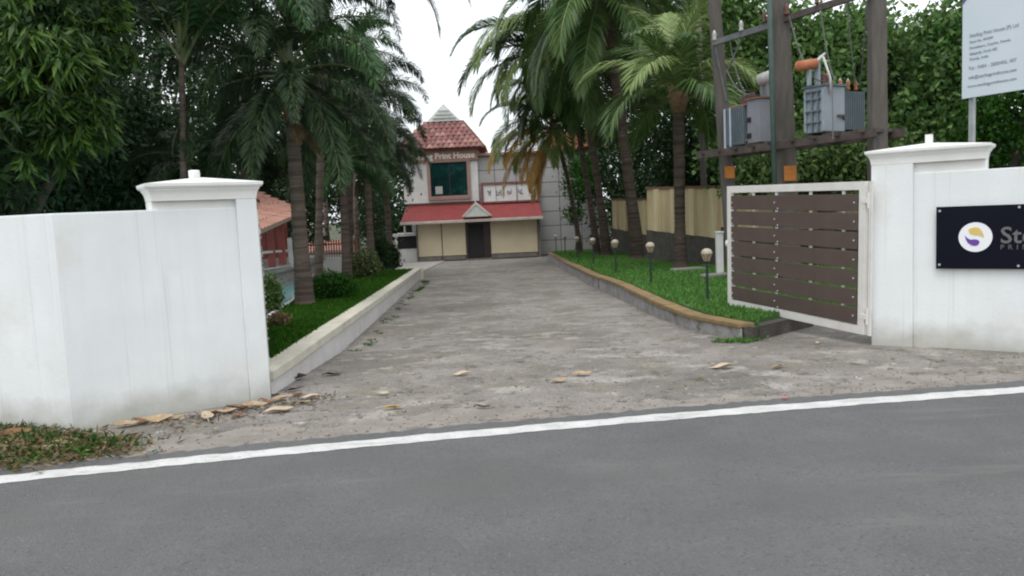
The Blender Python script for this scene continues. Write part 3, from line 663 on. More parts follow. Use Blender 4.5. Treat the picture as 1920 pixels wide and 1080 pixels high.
# left
LA = GP(140, 806); LB = GP(470, 752)
LA, lrz, ld, lhit = plane_frame(LA, LB); Lp0 = lhit(470, 752)[0]; Lp1 = lhit(507, 745)[0]
zl = lhit(300, 393)[1]; zt = lhit(470, 341)[1]
print('left wall', LA, Lp0, Lp1, zl, zt)
boundary_wall('white painted boundary wall left of the entrance, long plain face', LA, lrz, 0.0, Lp0 + 0.003, 0.0, 0.22, zl, MT['white'])
pb0 = lhit(283, 370)[0]
pillar('white gate pillar left of the drive, moulded cap and round stub', LA, lrz, Lp0, Lp1, pb0, Lp1 - 0.02, zl, zt, 'short round white stub', lhit(370, 320)[0], 'round')
A2 = Vector((LA.x, LA.y, 0)); B2 = Vector((LA.x - 7.0, LA.y + 1.6, 0)); d2 = (A2 - B2).normalized()
boundary_wall('bluish white wall section turning away at the left edge of the picture', B2, math.atan2(d2.y, d2.x), 0, (A2 - B2).length - 0.004, 0.0, 0.22, zl, MT['white'])
# right
RA = GP(1635, 646); RB = Vector((5.5 * 1.0, 0, 0)); RB = RA + Vector((0.81, -0.585, 0))
RA, rrz, rd, rhit = plane_frame(RA, RB); Rp1 = rhit(1712, 648)[0]
zr = rhit(1880, 315)[1]; zrt = rhit(1640, 284)[1]; Rb1 = rhit(1848, 300)[0]
print('right wall', RA, Rp1, zr, zrt, Rb1)
boundary_wall('white boundary wall right of the entrance carrying the black sign', RA, rrz, Rp1 - 0.003, 9.0, 0.0, 0.22, zr, MT['white'])
pillar('white gate pillar right of the drive, flared cap and square stub', RA, rrz, 0.0, Rp1, 0.02, Rb1, zr, zrt, 'short square white stub', rhit(1738, 262)[0], 'square')

# dark soil gap at the wall foot, right
# ------------------------------------------------------------------ company sign on the right wall
sx0, sz1 = rhit(1757, 388); _, sz0 = rhit(1757, 503)
t = thing('company_sign', 'black acrylic wall sign with round white logo', 'sign', RA + rd * sx0 + Vector((0, 0, sz0)), rrz)
SW = 1.75; SH = sz1 - sz0
b = MB(); b.bx(0, SW, -0.060, -0.048, 0, SH); b.obj('panel', MT['navy'], t, bevel=0.003)
def sl(px, py): a, z = rhit(px, py); return a - sx0, z - sz0
lx, lz = sl(1830, 444); lr = abs(sl(1863, 444)[0] - lx) * 0.97
b = MB(); nseg = 40
b.add([(lx + lr * math.cos(2 * math.pi * i / nseg), -0.066, lz + lr * math.sin(2 * math.pi * i / nseg)) for i in range(nseg)] +
      [(lx + lr * math.cos(2 * math.pi * i / nseg), -0.060, lz + lr * math.sin(2 * math.pi * i / nseg)) for i in range(nseg)],
      [tuple(range(nseg))] + [(i, (i + 1) % nseg, nseg + (i + 1) % nseg, nseg + i)[::-1] for i in range(nseg)])
disc = b.obj('logo_disc', MT['logo_white'], t)
def swoosh(pts, name, m):
    b = MB(); n = len(pts); b.add([(lx + u * lr, -0.070, lz + w * lr) for u, w in pts] + [(lx + u * lr, -0.066, lz + w * lr) for u, w in pts],
        [tuple(range(n))] + [(i, (i + 1) % n, n + (i + 1) % n, n + i) for i in range(n)]); b.obj(name, m, disc)
swoosh([(-0.42, 0.50), (-0.25, 0.62), (0.0, 0.68), (0.22, 0.62), (0.38, 0.42), (0.47, 0.18), (0.52, -0.06), (0.42, 0.04), (0.2, 0.12), (-0.1, 0.14), (-0.32, 0.24)][::-1], 'logo_mark', MT['logo_yellow'])
swoosh([(-0.62, 0.12), (-0.55, -0.16), (-0.42, -0.40), (-0.2, -0.56), (0.0, -0.60), (0.18, -0.52), (0.26, -0.34), (0.18, -0.20), (-0.02, -0.14), (-0.3, -0.16), (-0.48, -0.04)], 'logo_mark', MT['logo_purple'])
def place_text(name, s, x, z, cap, m, parent, yoff, spacing=1.0, width=None, bold=0.0):
    me = text_mesh(name, s, cap / 0.70, m, 0.002, spacing=spacing, bold=bold)
    if width:
        xsz = max(v.co.x for v in me.vertices)
        for v in me.vertices: v.co.x *= width / xsz
    o = link(name, me, parent, loc=(x, yoff, z), rot=(R(90), 0, 0)); return o
tx, tz = sl(1876, 455); cap = sl(1876, 425)[1] - tz
place_text('lettering', 'Sterling', tx, tz, cap, MT['signtext'], t, -0.064, bold=0.003)
tx2, tz2 = sl(1876, 467); place_text('lettering', 'PRINT HOUSE', tx2, tz2, cap * 0.30, MT['signtext'], t, -0.064, spacing=1.9)
for (x, z) in ((0.035, 0.045), (0.035, SH - 0.045), (sl(1911, 444)[0], SH - 0.03), (sl(1911, 444)[0], 0.035), (SW - 0.035, 0.045), (SW - 0.035, SH - 0.045)):
    b = MB(); b.tube([(x, 0.0, z), (x, -0.05, z), (x, -0.066, z), (x, -0.072, z)], [0.009, 0.009, 0.014, 0.011], 12); b.obj('standoff', MT['steel'], t, smooth=False)

# ------------------------------------------------------------------ gate leaves
def gate(label, hinge, rz, W_, H_, tilt=0.0):
    t = thing('gate_leaf', label, 'gate', hinge, rz, 'gate leaves'); t.rotation_euler = (0, tilt, rz)
    fw = 0.098; th = 0.05
    b = MB(); b.bx(0, W_, -th / 2, th / 2, H_ - fw, H_); b.bx(0, W_, -th / 2, th / 2, 0, fw)
    b.bx(0, fw, -th / 2 - .001, th / 2 + .001, fw - .001, H_ - fw + .001); b.bx(W_ - fw, W_, -th / 2 - .001, th / 2 + .001, fw - .001, H_ - fw + .001)
    fr = b.obj('frame', MT['gate_white'], t, bevel=0.004)
    n = 7; x0, x1 = fw + 0.02, W_ - fw - 0.015; z0, z1 = fw + 0.012, H_ - fw - 0.045; gap = 0.025; bh = (z1 - z0 - gap * (n - 1)) / n
    b = MB(); b.box((0, 0, 0), (x1 - x0, 0.016, bh)); me = b.mesh('board', [MT['brown_board']], bevel=0.003)
    b = MB(); b.tube([(0, 0, 0), (0, -0.006, 0), (0, -0.011, 0)], [0.012, 0.012, 0.007], 10); st = b.mesh('bolt', [MT['steel']])
    xm = x0 + (x1 - x0) * 0.60
    for k in range(n):
        z = z0 + bh / 2 + k * (bh + gap)
        bo = link('board', me, t, loc=((x0 + x1) / 2, -0.022, z), rot=(0, random.uniform(-.002, .002), 0))
        for xx, zz in ((x0 + 0.05, 0), (xm, 0), (xm - 0.07, -bh * .5 + 0.0 + 0.02), (x1 - 0.03, 0.0), (x1 - 0.03, -bh * 0.4)):
            link('bolt', st, bo, loc=(xx - (x0 + x1) / 2, -0.009, zz))
    for xx in (x0 + (x1 - x0) * f for f in (0.1, 0.33, 0.60, 0.80)):
        b = MB(); b.bx(xx - 0.018, xx + 0.018, -0.010, 0.012, fw - .002, H_ - fw + .002); b.obj('backing_bar', MT['gate_white'], t)
    for z in (0.22, H_ - 0.22):
        b = MB(); b.lathe((-0.035, 0, z - 0.09), [(0.022, 0), (0.022, 0.18)], 10); b.bx(-0.03, 0.06, -0.032, 0.03, z - 0.03, z + 0.03)
        b.obj('hinge', MT['gate_white'], t)
    b = MB(); b.bx(-0.09, -0.045, -0.012, 0.012, 0.0, H_); b.obj('hinge_post', MT['gate_white'], t)
    b = MB(); b.lathe((W_ + 0.02, 0, H_ * 0.52), [(0.02, -0.04), (0.04, -0.02), (0.04, 0.04), (0.02, 0.06)], 10); b.obj('latch', MT['gate_white'], t, smooth=True)
    b = MB(); b.bx(W_ * 0.45, W_ - 0.0, 0.03, 0.22, H_ - 0.035, H_ - 0.005) if False else b.bx(W_ - 0.05, W_ - 0.02, th / 2, th / 2 + 0.05, 0.1, 0.5)
    b.obj('drop_bolt', MT['gate_white'], t)
    return t
Hn = P(1622, 628, 9.28); Hf = P(1367, 573, 12.0)
gd = Hf - Hn; gl = math.hypot(gd.x, gd.y); gh = P(1622, 340, 9.28).z - Hn.z
print('gate', Hn, Hf, gl, gh)
# local +x runs from the hinge to the free end; the boards face local -y, so mirror by turning the leaf about
def gate_right():
    rz = math.atan2(gd.y, gd.x)
    t = gate('open slatted gate leaf of seven brown boards in white frame', Hn, rz, gl, gh, -math.atan2(gd.z, gl))
    for ch in t.children:
        ch.scale = (1, -1, 1)
        if ch.name.startswith('board'): ch.location.y *= -1
    return t
gate_right()
gp0 = GP(507, 740); g0 = Vector((P(494, 600, 8.25).x, 8.25, 0.08)); vdir = Vector((P(502, 600, 10).x, 10, 0)).normalized()
gl2 = gate('open gate leaf seen edge on behind the left pillar', g0, math.atan2(vdir.y, vdir.x), gl, gh)

# ================================================================== RIGHT SIDE: lamps, yellow wall, poles, transformers, billboard
def make_lamp(loc, label):
    t = thing('garden_lamp', label, 'garden lamp', loc, 0, 'garden lamps along the right kerb')
    b = MB(); b.lathe((0, 0, -0.05), [(0.045, 0.0), (0.045, 0.07), (0.022, 0.09), (0.022, 0.66), (0.035, 0.68), (0.035, 0.70)], 10); b.obj('post', MT['lamppost'], t, smooth=False)
    b = MB(); b.lathe((0, 0, 0.64), [(0.035, 0), (0.050, 0.05), (0.072, 0.095), (0.078, 0.11)], 14); sh = b.obj('lamp_shade', MT['lampamber'], t, smooth=True)
    for k in range(6):
        a = k * math.pi / 3; b = MB(); b.tube([(0.037 * math.cos(a), 0.037 * math.sin(a), 0.645), (0.077 * math.cos(a), 0.077 * math.sin(a), 0.745)], 0.008, 5); b.obj('rib', MT['lampwhite'], sh)
    b = MB(); b.lathe((0, 0, 0.745), [(0.084, 0), (0.090, 0.018), (0.086, 0.045), (0.072, 0.072), (0.045, 0.092), (0.015, 0.10)], 16); b.obj('cap', MT['lampwhite'], t, smooth=True)
    return t
lp = [(1327, 565), (1221, 533), (1155, 513), (1113, 497), (1083, 485), (1060, 477), (1043, 471)]
ll_ = ['nearest garden lamp with cream cap, beside the gate leaf', 'second garden lamp from the gate, before the slim palm trunk',
       'third garden lamp from the gate, left of the thick leaning palm trunk', 'fourth garden lamp from the gate, before the clustered palm trunks',
       'fifth garden lamp from the gate, near the leaning thin trunk', 'sixth garden lamp from the gate, second from the building',
       'farthest garden lamp with tiny white cap, next to the building']
l0 = None
for (px, py), lb in zip(lp, ll_):
    g = GPR(px, py, LZ)
    if l0 is None: l0 = make_lamp(g, lb)
    else: copy_thing(l0, g, random.random() * 6, lb)

def plan_wall(name, label, pts, h0, h1, th, m, piers, capm, plinth_h, cat='wall', pierm=None):
    t = thing(name, label, cat, ground_at(pts[0].x, pts[0].y))
    hl = h1 if isinstance(h1, (list, tuple)) else [h1] * len(pts)
    for (a, c), HA, HB in zip(zip(pts[:-1], pts[1:]), hl[:-1], hl[1:]):
        h1 = HA; d = (c - a).normalized(); nrm = Vector((d.y, -d.x, 0));
        if nrm.dot(Vector((0, 0, 0)) - a) < 0: nrm = -nrm
        L_ = (c - a).length
        def seg(b, s0, s1, o0, o1, z0, z1):
            P4 = [a + d * s0 + nrm * o1, a + d * s1 + nrm * o1, a + d * s1 + nrm * o0, a + d * s0 + nrm * o0]
            tt = lambda p: max(0, min(1, (p - a).dot(d) / L_)) * (HB - HA) * (1 if z1 > 1.0 else 0)
            vs = [(p.x, p.y, G(p.y) + z0 + (tt(p) if z0 > 1.0 else 0)) for p in P4] + [(p.x, p.y, G(p.y) + z1 + tt(p)) for p in P4]
            b.add(vs, [(3, 2, 1, 0), (4, 5, 6, 7), (0, 1, 5, 4), (1, 2, 6, 5), (2, 3, 7, 6), (3, 0, 4, 7)])
        b = MB(); seg(b, 0, L_, -th, 0, h0, h1); wobj(b, 'wall', m, t)
        b = MB(); seg(b, -0.02, L_ + .02, -th - .03, 0.04, h1 + .001, h1 + 0.07); wobj(b, 'coping', capm, t)
        b = MB(); seg(b, -.01, L_ + .01, -th, 0.05, -0.1, h0 - .001); wobj(b, 'plinth', MT['rubble'], t)
        for k in range(piers):
            s = (k + 0.15) * L_ / piers; b = MB(); seg(b, s, s + 0.32, 0.0, 0.09, h0 + .002, h1 - .002); wobj(b, 'pier', pierm or m, t)
    return t
def lz(px, py, d): return P(px, py, d).z - G(d)
wA = Vector((P(1352, 400, 21.0).x, 21.0, 0)); wB = Vector((P(1214, 400, 26.0).x, 26.0, 0)); wR = Vector((P(1700, 400, 19.5).x, 19.5, 0))
plan_wall('garden_wall', 'stained yellow wall with brown cap behind the gate leaf', [wR, wA, wB], lz(1280, 447, 23.5), [lz(1700, 356, 19.5), lz(1352, 353, 21), lz(1214, 355, 26)], 0.2, MT['yellow'], 4, MT['wallcap'], 0.5, pierm=MT['yellow_pale'])
wC = Vector((P(1216, 400, 29).x, 29.0, 0)); wD = Vector((P(1148, 400, 36).x, 36.0, 0))
plan_wall('garden_wall', 'lower yellow wall farther off with pale piers, before the building', [wC, wD], lz(1185, 440, 32), [lz(1212, 376, 29), lz(1148, 376, 36)], 0.2, MT['yellow'], 4, MT['wallcap'], 0.4, pierm=MT['yellow_pale'])
b = MB(); q = P(1349, 470, 17.2); b.bx(-0.07, 0.07, -0.07, 0.07, -0.05, 0.92); b.bx(-0.085, 0.085, -0.085, 0.085, 0.921, 0.96)
o = b.obj('marker_post', MT['lime'], bevel=0.01); o.location = ground_at(q.x, 17.2, LZ); tag(o, 'short pale concrete post against the yellow wall', 'post')

def pole(label, px_top, px_bot, d, w, lean=0.0):
    a = P(px_bot, 450, d); z1 = 7.5; base = ground_at(a.x, d, LZ - 0.05)
    tp = P(px_top, 0, d); dx = (tp.x - a.x) / (tp.z - a.z)
    t = thing('utility_pole', label, 'utility pole', base, 0, 'concrete poles of the transformer station')
    b = MB(); H_ = z1 - base.z
    vs = []
    for z, k in ((-0.3, 1.08), (H_, 0.85)):
        for x, y in ((-.5, -.42), (.5, -.42), (.5, .42), (-.5, .42)): vs.append((x * w * k + dx * (z + base.z - a.z), y * w * k, z))
    b.add(vs, [(3, 2, 1, 0), (4, 5, 6, 7), (0, 1, 5, 4), (1, 2, 6, 5), (2, 3, 7, 6), (3, 0, 4, 7)])
    o = b.obj('shaft', MT['pole'], t, bevel=0.02); return t, dx
D1, D2, D3 = 16.4, 14.6, 12.9
p1, s1 = pole('slim concrete pole on the left of the transformer platform', 1339, 1372, D1, 0.24)
p2, s2 = pole('middle concrete pole of the transformer platform with orange plate', 1459, 1478, D2, 0.33)
p3, s3 = pole('thick concrete pole on the right of the transformer platform', 1644, 1646, D3, 0.25)
def plate(par, px, py, d, r):
    q = P(px, py, d); b = MB(); b.box((q.x, d - 0.24, q.z), (r, 0.012, r * 1.2)); o = wobj(b, 'warning_plate', MT['danger'], par)
plate(p1, 1362, 324, D1, 0.20); plate(p2, 1473, 326, D2, 0.22)
b = MB(); q = P(1447, 150, D2 - 0.35); b.tube([(q.x + 0.06, q.y, G(14)), (q.x, q.y, q.z), (q.x - 0.04, q.y, 7.0)], 0.045, 10)
o = wobj(b, 'cable_pipe', MT['greenpipe'], p2, smooth=True)
b = MB(); q = P(1320, 250, 23); b.tube([(q.x, 23, G(23)), (q.x - 0.1, 23, 7.5)], 0.085, 10); o = b.obj('grey_pipe_pole', MT['pole'], smooth=True)
o.name = 'pipe_pole'; tag(o, 'thin grey pipe pole rising behind the yellow wall', 'pole')
# platform: two channels carried by the poles
plat = thing('transformer_platform', 'dark steel platform beams slung between the concrete poles', 'platform', P(1480, 300, D2))
a = P(1328, 285, D1 + 0.3); c = P(1670, 240, D3 - 0.35); zpl = (a.z + c.z) / 2; print('platform z', a, c)
dv = Vector((c.x - a.x, c.y - a.y, 0)).normalized(); nv = Vector((dv.y, -dv.x, 0))
plen = (c - a).length
def chan(b, p, q, h, w):
    d = (q - p); L_ = d.length; rot = Matrix.Rotation(math.atan2(d.y, d.x), 3, 'Z'); m = (p + q) / 2
    b.box(m, (L_, 0.012, h), 0, rot); n = rot @ Vector((0, 1, 0))
    b.box(m + n * w * .5 + Vector((0, 0, h * .5)), (L_, w, 0.012), 0, rot); b.box(m + n * w * .5 - Vector((0, 0, h * .5)), (L_, w, 0.012), 0, rot)
for off, mm in ((0.30, 'beam'), (-0.30, 'beam')):
    b = MB(); p = Vector((a.x, a.y, zpl - 0.07)) + nv * off; chan(b, p, p + dv * plen, 0.13, 0.06); wobj(b, 'beam', MT[mm], plat)
for k in range(9):
    b = MB(); p = Vector((a.x, a.y, zpl - 0.02)) + dv * (plen * (k + .5) / 9); rot = Matrix.Rotation(math.atan2(nv.y, nv.x), 3, 'Z'); b.box(p, (0.95, 0.07, 0.05), 0, rot); wobj(b, 'cross_member', MT['beam'], plat)
# upper crossarm
ua = P(1335, 84, D1 - .2); uc = P(1640, -22, D3 - .2)
arm = thing('crossarm', 'upper steel crossarm with insulators between the pole tops', 'crossarm', ua)
b = MB(); chan(b, ua, P(1450, 42, (D1 + D2) / 2 - .8), 0.10, 0.05); wobj(b, 'channel', MT['beam_grey'], arm)
b = MB(); chan(b, P(1450, 44, (D1 + D2) / 2 - .8), uc, 0.10, 0.05); wobj(b, 'channel', MT['beam'], arm)
def insul(b, p, h=0.22, r=0.05, up=1):
    prof = [(r * .4, 0)]
    for k in range(4): prof += [(r * (1 if k % 2 == 0 else .8), h * (0.15 + k * .2)), (r * .45, h * (0.24 + k * .2))]
    prof += [(r * .3, h)]
    if up < 0: prof = [(rr, -z) for rr, z in prof][::-1]
    b.lathe(p, prof, 10)
for f in (0.02, 0.22, 0.38, 0.52, 0.70, 0.86):
    p = ua.lerp(uc, f); b = MB(); insul(b, p + Vector((0, 0, 0.06)), 0.20, 0.055); wobj(b, 'insulator', MT['porcelain'] if f > .3 else MT['pale_porcelain'], arm, smooth=True)
b = MB(); b.tube([ua + Vector((0.05, 0, -0.0)), P(1362, 190, D1 - .15)], 0.022, 6); b.tube([P(1392, 70, D1 - .5), P(1365, 130, D1 - .2)], 0.02, 6); wobj(b, 'brace', MT['beam_grey'], arm)

def transformer(label, q, wd, dp, ht, mt, finm, n, cons, rz, orange):
    t = thing('transformer', label, 'transformer', q, rz)
    b = MB(); b.bx(0, wd, -dp / 2, dp / 2, 0.06, ht); b.obj('tank', mt, t, bevel=0.015)
    b = MB(); b.bx(-0.03, wd + .03, -dp / 2 - .03, dp / 2 + .03, ht + .001, ht + 0.03); b.obj('lid', MT['rust'] if orange else MT['fin'], t)
    b = MB(); b.bx(0.05, wd - .05, -dp / 2 + .02, -dp / 2 + 0.1, 0.0, 0.06); b.bx(0.05, wd - .05, dp / 2 - .1, dp / 2 - .02, 0, 0.06); b.obj('skid', MT['beam'], t)
    return t
# left transformer
zp = zpl
tl = P(1340, 210, D1 - 0.5); tr = P(1437, 200, D1 - 1.1)
q = Vector((P(1424, 250, D1 - .7).x, D1 - .7, zp)); rz = math.atan2(dv.y, dv.x)
t1 = transformer('left transformer with pale radiator fins and a domed oil drum', q, 0.36, 0.6, P(1425, 187, D1 - .9).z - zp, MT['tank2'], MT['fin'], 6, None, rz, True)
hh = P(1350, 205, D1 - .6).z - zp
for k in range(11):
    x = -0.62 + k * 0.055; b = MB(); lt = k in (0, 3)
    b.bx(x, x + (0.05 if lt else 0.02), -0.36, 0.22, 0.02 if lt else 0.06, hh + 0.03); b.obj('radiator_fin', MT['fin_light'] if lt else MT['fin'], t1, bevel=0.005)
b = MB(); b.tube([(-0.5, -0.30, hh + 0.045), (0.02, -0.30, hh + 0.045)], 0.022, 8); b.tube([(-0.5, -0.30, 0.12), (0.02, -0.30, 0.12)], 0.022, 8); b.obj('header_pipe', MT['rust'], t1)
cz = P(1412, 152, D1 - .8).z - zp
b = MB(); b.tube([(0.02, 0, cz + .02), (0.06, 0, cz + .02), (0.32, 0, cz + .04), (0.38, 0, cz + .04), (0.40, 0, cz + .04)], [0.04, 0.12, 0.12, 0.09, 0.01], 14); b.obj('oil_drum', MT['pale_porcelain'], t1, smooth=True)
b = MB(); b.bx(0.08, 0.14, -0.04, 0.04, hh, cz - 0.05); b.bx(0.24, 0.30, -0.04, 0.04, hh, cz - 0.05); b.obj('drum_bracket', MT['tank2'], t1)
for k in range(3):
    b = MB(); insul(b, (-0.28 + k * 0.14, -0.12, hh + 0.08), 0.20, 0.05); b.obj('bushing', MT['porcelain'], t1, smooth=True)
b = MB(); b.bx(-0.36, 0.06, -0.15, -0.05, hh + 0.09, hh + 0.24); b.obj('cable_box', MT['beam'], t1)
for z in (0.16, 0.46): b = MB(); b.bx(0.02, 0.12, -0.318, -0.301, z, z + 0.09); b.obj('valve', MT['interior'], t1)
# right transformer: turned so that its braced end and its long side both show
dR = D3 + 0.55
R2Z = R(30); c30, s30 = math.cos(R2Z), math.sin(R2Z)
cn = P(1547, 160, dR); q = Vector((cn.x - s30 * 0.21, cn.y + c30 * 0.21, zp)); top = cn.z - zp
t2 = transformer('right transformer, blue grey tank with an orange oil drum above', q, 0.50, 0.42, top, MT['tank'], MT['fin'], 6, None, R2Z, False)
for yy_, mm_ in ((-0.19, 'tank'), (-0.08, 'fin'), (0.04, 'fin'), (0.17, 'tank')):
    b = MB(); b.bx(-0.04, -0.001, yy_ - 0.018, yy_ + 0.018, 0.08, top - 0.05); b.obj('stiffener', MT[mm_], t2)
for zz in (0.27, 0.50, 0.74, 0.90): b = MB(); b.bx(-0.05, -0.0015, -0.13, 0.16, top * zz, top * zz + 0.022); b.obj('stiffener', MT['fin'], t2)
b = MB(); b.bx(0.30, 0.48, -0.24, -0.211, 0.30, 0.34); b.bx(0.44, 0.47, -0.24, -0.2115, 0.25, 0.30); b.obj('nameplate_bracket', MT['beam'], t2)
for k in range(11):
    x = 0.53 + k * 0.048; b = MB(); b.bx(x, x + 0.018, -0.20, 0.20, 0.10, top - 0.07); b.obj('radiator_fin', MT['fin'], t2)
b = MB(); b.tube([(0.50, -0.12, top - 0.10), (1.04, -0.12, top - 0.10)], 0.02, 8); b.tube([(0.50, -0.12, 0.14), (1.04, -0.12, 0.14)], 0.02, 8); b.obj('header_pipe', MT['fin'], t2)
za = P(1515, 119, dR).z - zp
b = MB(); b.tube([(-0.30, 0.1, za - .02), (-0.29, 0.1, za - .02), (0.03, 0.0, za + .02), (0.05, 0.0, za + .02)], [0.03, 0.088, 0.088, 0.03], 14); b.obj('oil_drum', MT['orange'], t2, smooth=True)
b = MB(); b.bx(-0.12, -0.07, 0.0, 0.06, top + .03, za - 0.07); b.bx(0.04, 0.09, -0.05, 0.03, top + .03, za + 0.03); b.obj('drum_bracket', MT['tank'], t2)
b = MB(); b.tube([(0.04, 0, za + 0.03), (0.12, -0.02, za + 0.12), (0.24, -0.02, za + 0.20)], [0.05, 0.03, 0.02], 8); b.tube([(0.10, -0.235, top - 0.14), (0.10, -0.235, top + 0.12), (0.10, -0.1, za + 0.12)], 0.02, 8); b.obj('vent_pipe', MT['pale_porcelain'], t2, smooth=True)
for k, x in enumerate((0.18, 0.30, 0.41)):
    b = MB(); insul(b, (x, 0.04 * k - .04, top + 0.03), 0.22, 0.055); b.obj('bushing', MT['porcelain'], t2, smooth=True)
for k in range(5):
    b = MB(); insul(b, (0.50 + k * 0.10, -0.12 + .08 * (k % 2), top - 0.04), 0.17 + .04 * (k % 2), 0.04); b.obj('bushing', MT['orange'] if k % 2 == 0 else MT['pale_porcelain'], t2, smooth=True)
# conductors
def wire(label, a, c, sag, r=0.007):
    b = MB(); pts = [a.lerp(c, i / 14) - Vector((0, 0, sag * 4 * (i / 14) * (1 - i / 14))) for i in range(15)]; b.tube(pts, r, 5)
    return tag(b.obj('power_line', MT['wire']), label, 'power line')
wire('thin dark cable dropping from the crossarm to the left transformer', ua + Vector((.3, -.2, 0)), P(1400, 170, D1 - .8), 0.25, 0.01)
wire('thin dark cable dropping from the crossarm to the right transformer', ua.lerp(uc, .72), P(1565, 150, dR), 0.2, 0.01)
wire('cable running from the middle pole down to the orange bushings', ua.lerp(uc, .86), P(1605, 160, dR), 0.15, 0.01)

wire('looping dark jumper cable between the middle pole and the right transformer', P(1480, 30, D2 - .3), P(1548, 150, dR - .1), 0.35, 0.012)
wire('looping dark jumper cable beside the thick right pole', P(1625, 0, D3 - .3), P(1612, 165, dR - .1), 0.12, 0.012)
wire('earthing cable running down from the right transformer to the platform', P(1560, 150, dR - .4), P(1562, 262, D3 - .1), 0.02, 0.010)
wire('slack cable hanging between the left pole and the domed drum', P(1362, 130, D1 - .3), P(1410, 175, D1 - 1.0), 0.18, 0.012)
# billboard
bA = P(1805, 186, 10.9); bd = Vector((P(1920, 169, 10.15).x - bA.x, 10.15 - bA.y, 0)); _, brz, bdir, bhit = plane_frame(Vector((bA.x, bA.y, 0)), Vector((bA.x, bA.y, 0)) + bd)
t = thing('billboard', 'pale blue grey address board on a grey post behind the right wall', 'billboard', Vector((bA.x, bA.y, 0)), brz)
bz0 = bhit(1805, 186)[1]; bz1 = bhit(1811, -70)[1]; BWd = 1.7
b = MB(); b.bx(0, BWd, -0.02, 0.02, bz0, bz1 - 0.0); b.obj('panel', MT['billboard'], t, bevel=0.005)
vz = bhit(1811, 6)[1]
b = MB(); n = 14; pts = [(-0.002, vz - 0.02)] + [(0.002 + 0.16 * k / n, vz - 0.02 + 0.10 * math.sin(math.pi / 2 * k / n)) for k in range(1, n + 1)] + [(BWd, vz + 0.16), (BWd, bz1), (-0.002, bz1)]
b.add([(x, -0.024, z) for x, z in pts], [tuple(range(len(pts)))]); b.add([(x, -0.0205, z) for x, z in pts], [tuple(range(len(pts)))[::-1]]); b.obj('header_print', MT['violet'], t)
for s_, x0, y0, x1, y1, hpx in (('Sterling Print House (P) Ltd', 1820, 71, 1912, 51, 7), ('Door No. 49/1849', 1820, 82, 1864, 73, 5), ('Ponekkara, Cochin, Kerala', 1820, 93, 1897, 78, 5),
        ('Edappally, Kochi 682', 1820, 104, 1872, 92, 5), ('Kerala, India', 1820, 114, 1855, 106, 5), ('Tel : 0484 - 2800406, 407', 1818, 132, 1908, 117, 6.5), ('info@sterlingprinthouse.com', 1818, 149, 1908, 133, 6), ('www.sterlingprinthouse.com', 1816, 165, 1908, 149, 5.5)):
    u0, z0 = bhit(x0, y0); u1, z1 = bhit(x1, y1); cap = bhit(x0, y0 - hpx)[1] - z0
    place_text('lettering', s_, u0, z0, cap, MT['billtext'], t, -0.023, width=(u1 - u0), bold=0.0)
for ux in (bhit(1818, 220)[0], 1.5):
    b = MB(); b.bx(ux - 0.03, ux + 0.03, 0.021, 0.08, 0.0, bz1 - 0.05); b.obj('post', MT['galv'], t)

# ================================================================== THE PRINT HOUSE
zg = G(DB); Yf = DB; Yb = DB + 2.0
o0 = Vector((P(897, 487, DB).x, DB, zg))
H = thing('print_house', 'two storey print house with red roofed annex and tiled tower roof', 'building', o0)
def X(px, py=450, Y=None): return P(px, py, Yf if Y is None else Y).x
def Z(px, py, Y=None): return P(px, py, Yf if Y is None else Y).z
ax0, ax1 = X(783), X(1013); ez = Z(897, 416, DB - 0.5)
# main block
mx0, mx1 = X(768, 350, Yb), X(1130, 400, Yb); mz1 = Z(1000, 288, Yb)
b = MB(); b.bx(mx0 + 0.05, mx1, Yb + 0.05, Yb + 7, zg - 0.2, mz1); wobj(b, 'wall', MT['panel_dark'], H)
ncol, nrow = 9, 7; pw = (mx1 - mx0) / ncol; ph = (mz1 - zg) / nrow
b = MB(); b.box((0, 0, 0), (pw - 0.035, 0.05, ph - 0.035)); pm = b.mesh('wall_panel', [MT['panel']])
b = MB(); b.box((0, 0, 0), (pw - 0.035, 0.05, ph - 0.035)); pmw = b.mesh('wall_panel', [MT['lime']])
for i in range(ncol):
    for j in range(nrow):
        link('wall_panel', pmw if i < 1 else pm, H, loc=Vector((mx0 + pw * (i + .5), Yb + 0.02 + random.uniform(0, .008), zg + ph * (j + .5))) - o0)
b = MB(); b.bx(mx0 + 0.0, mx1 + .3, Yb - 0.25, Yb + 7.2, mz1 + .002, mz1 + 0.14); wobj(b, 'eave_slab', MT['sign_band'], H)
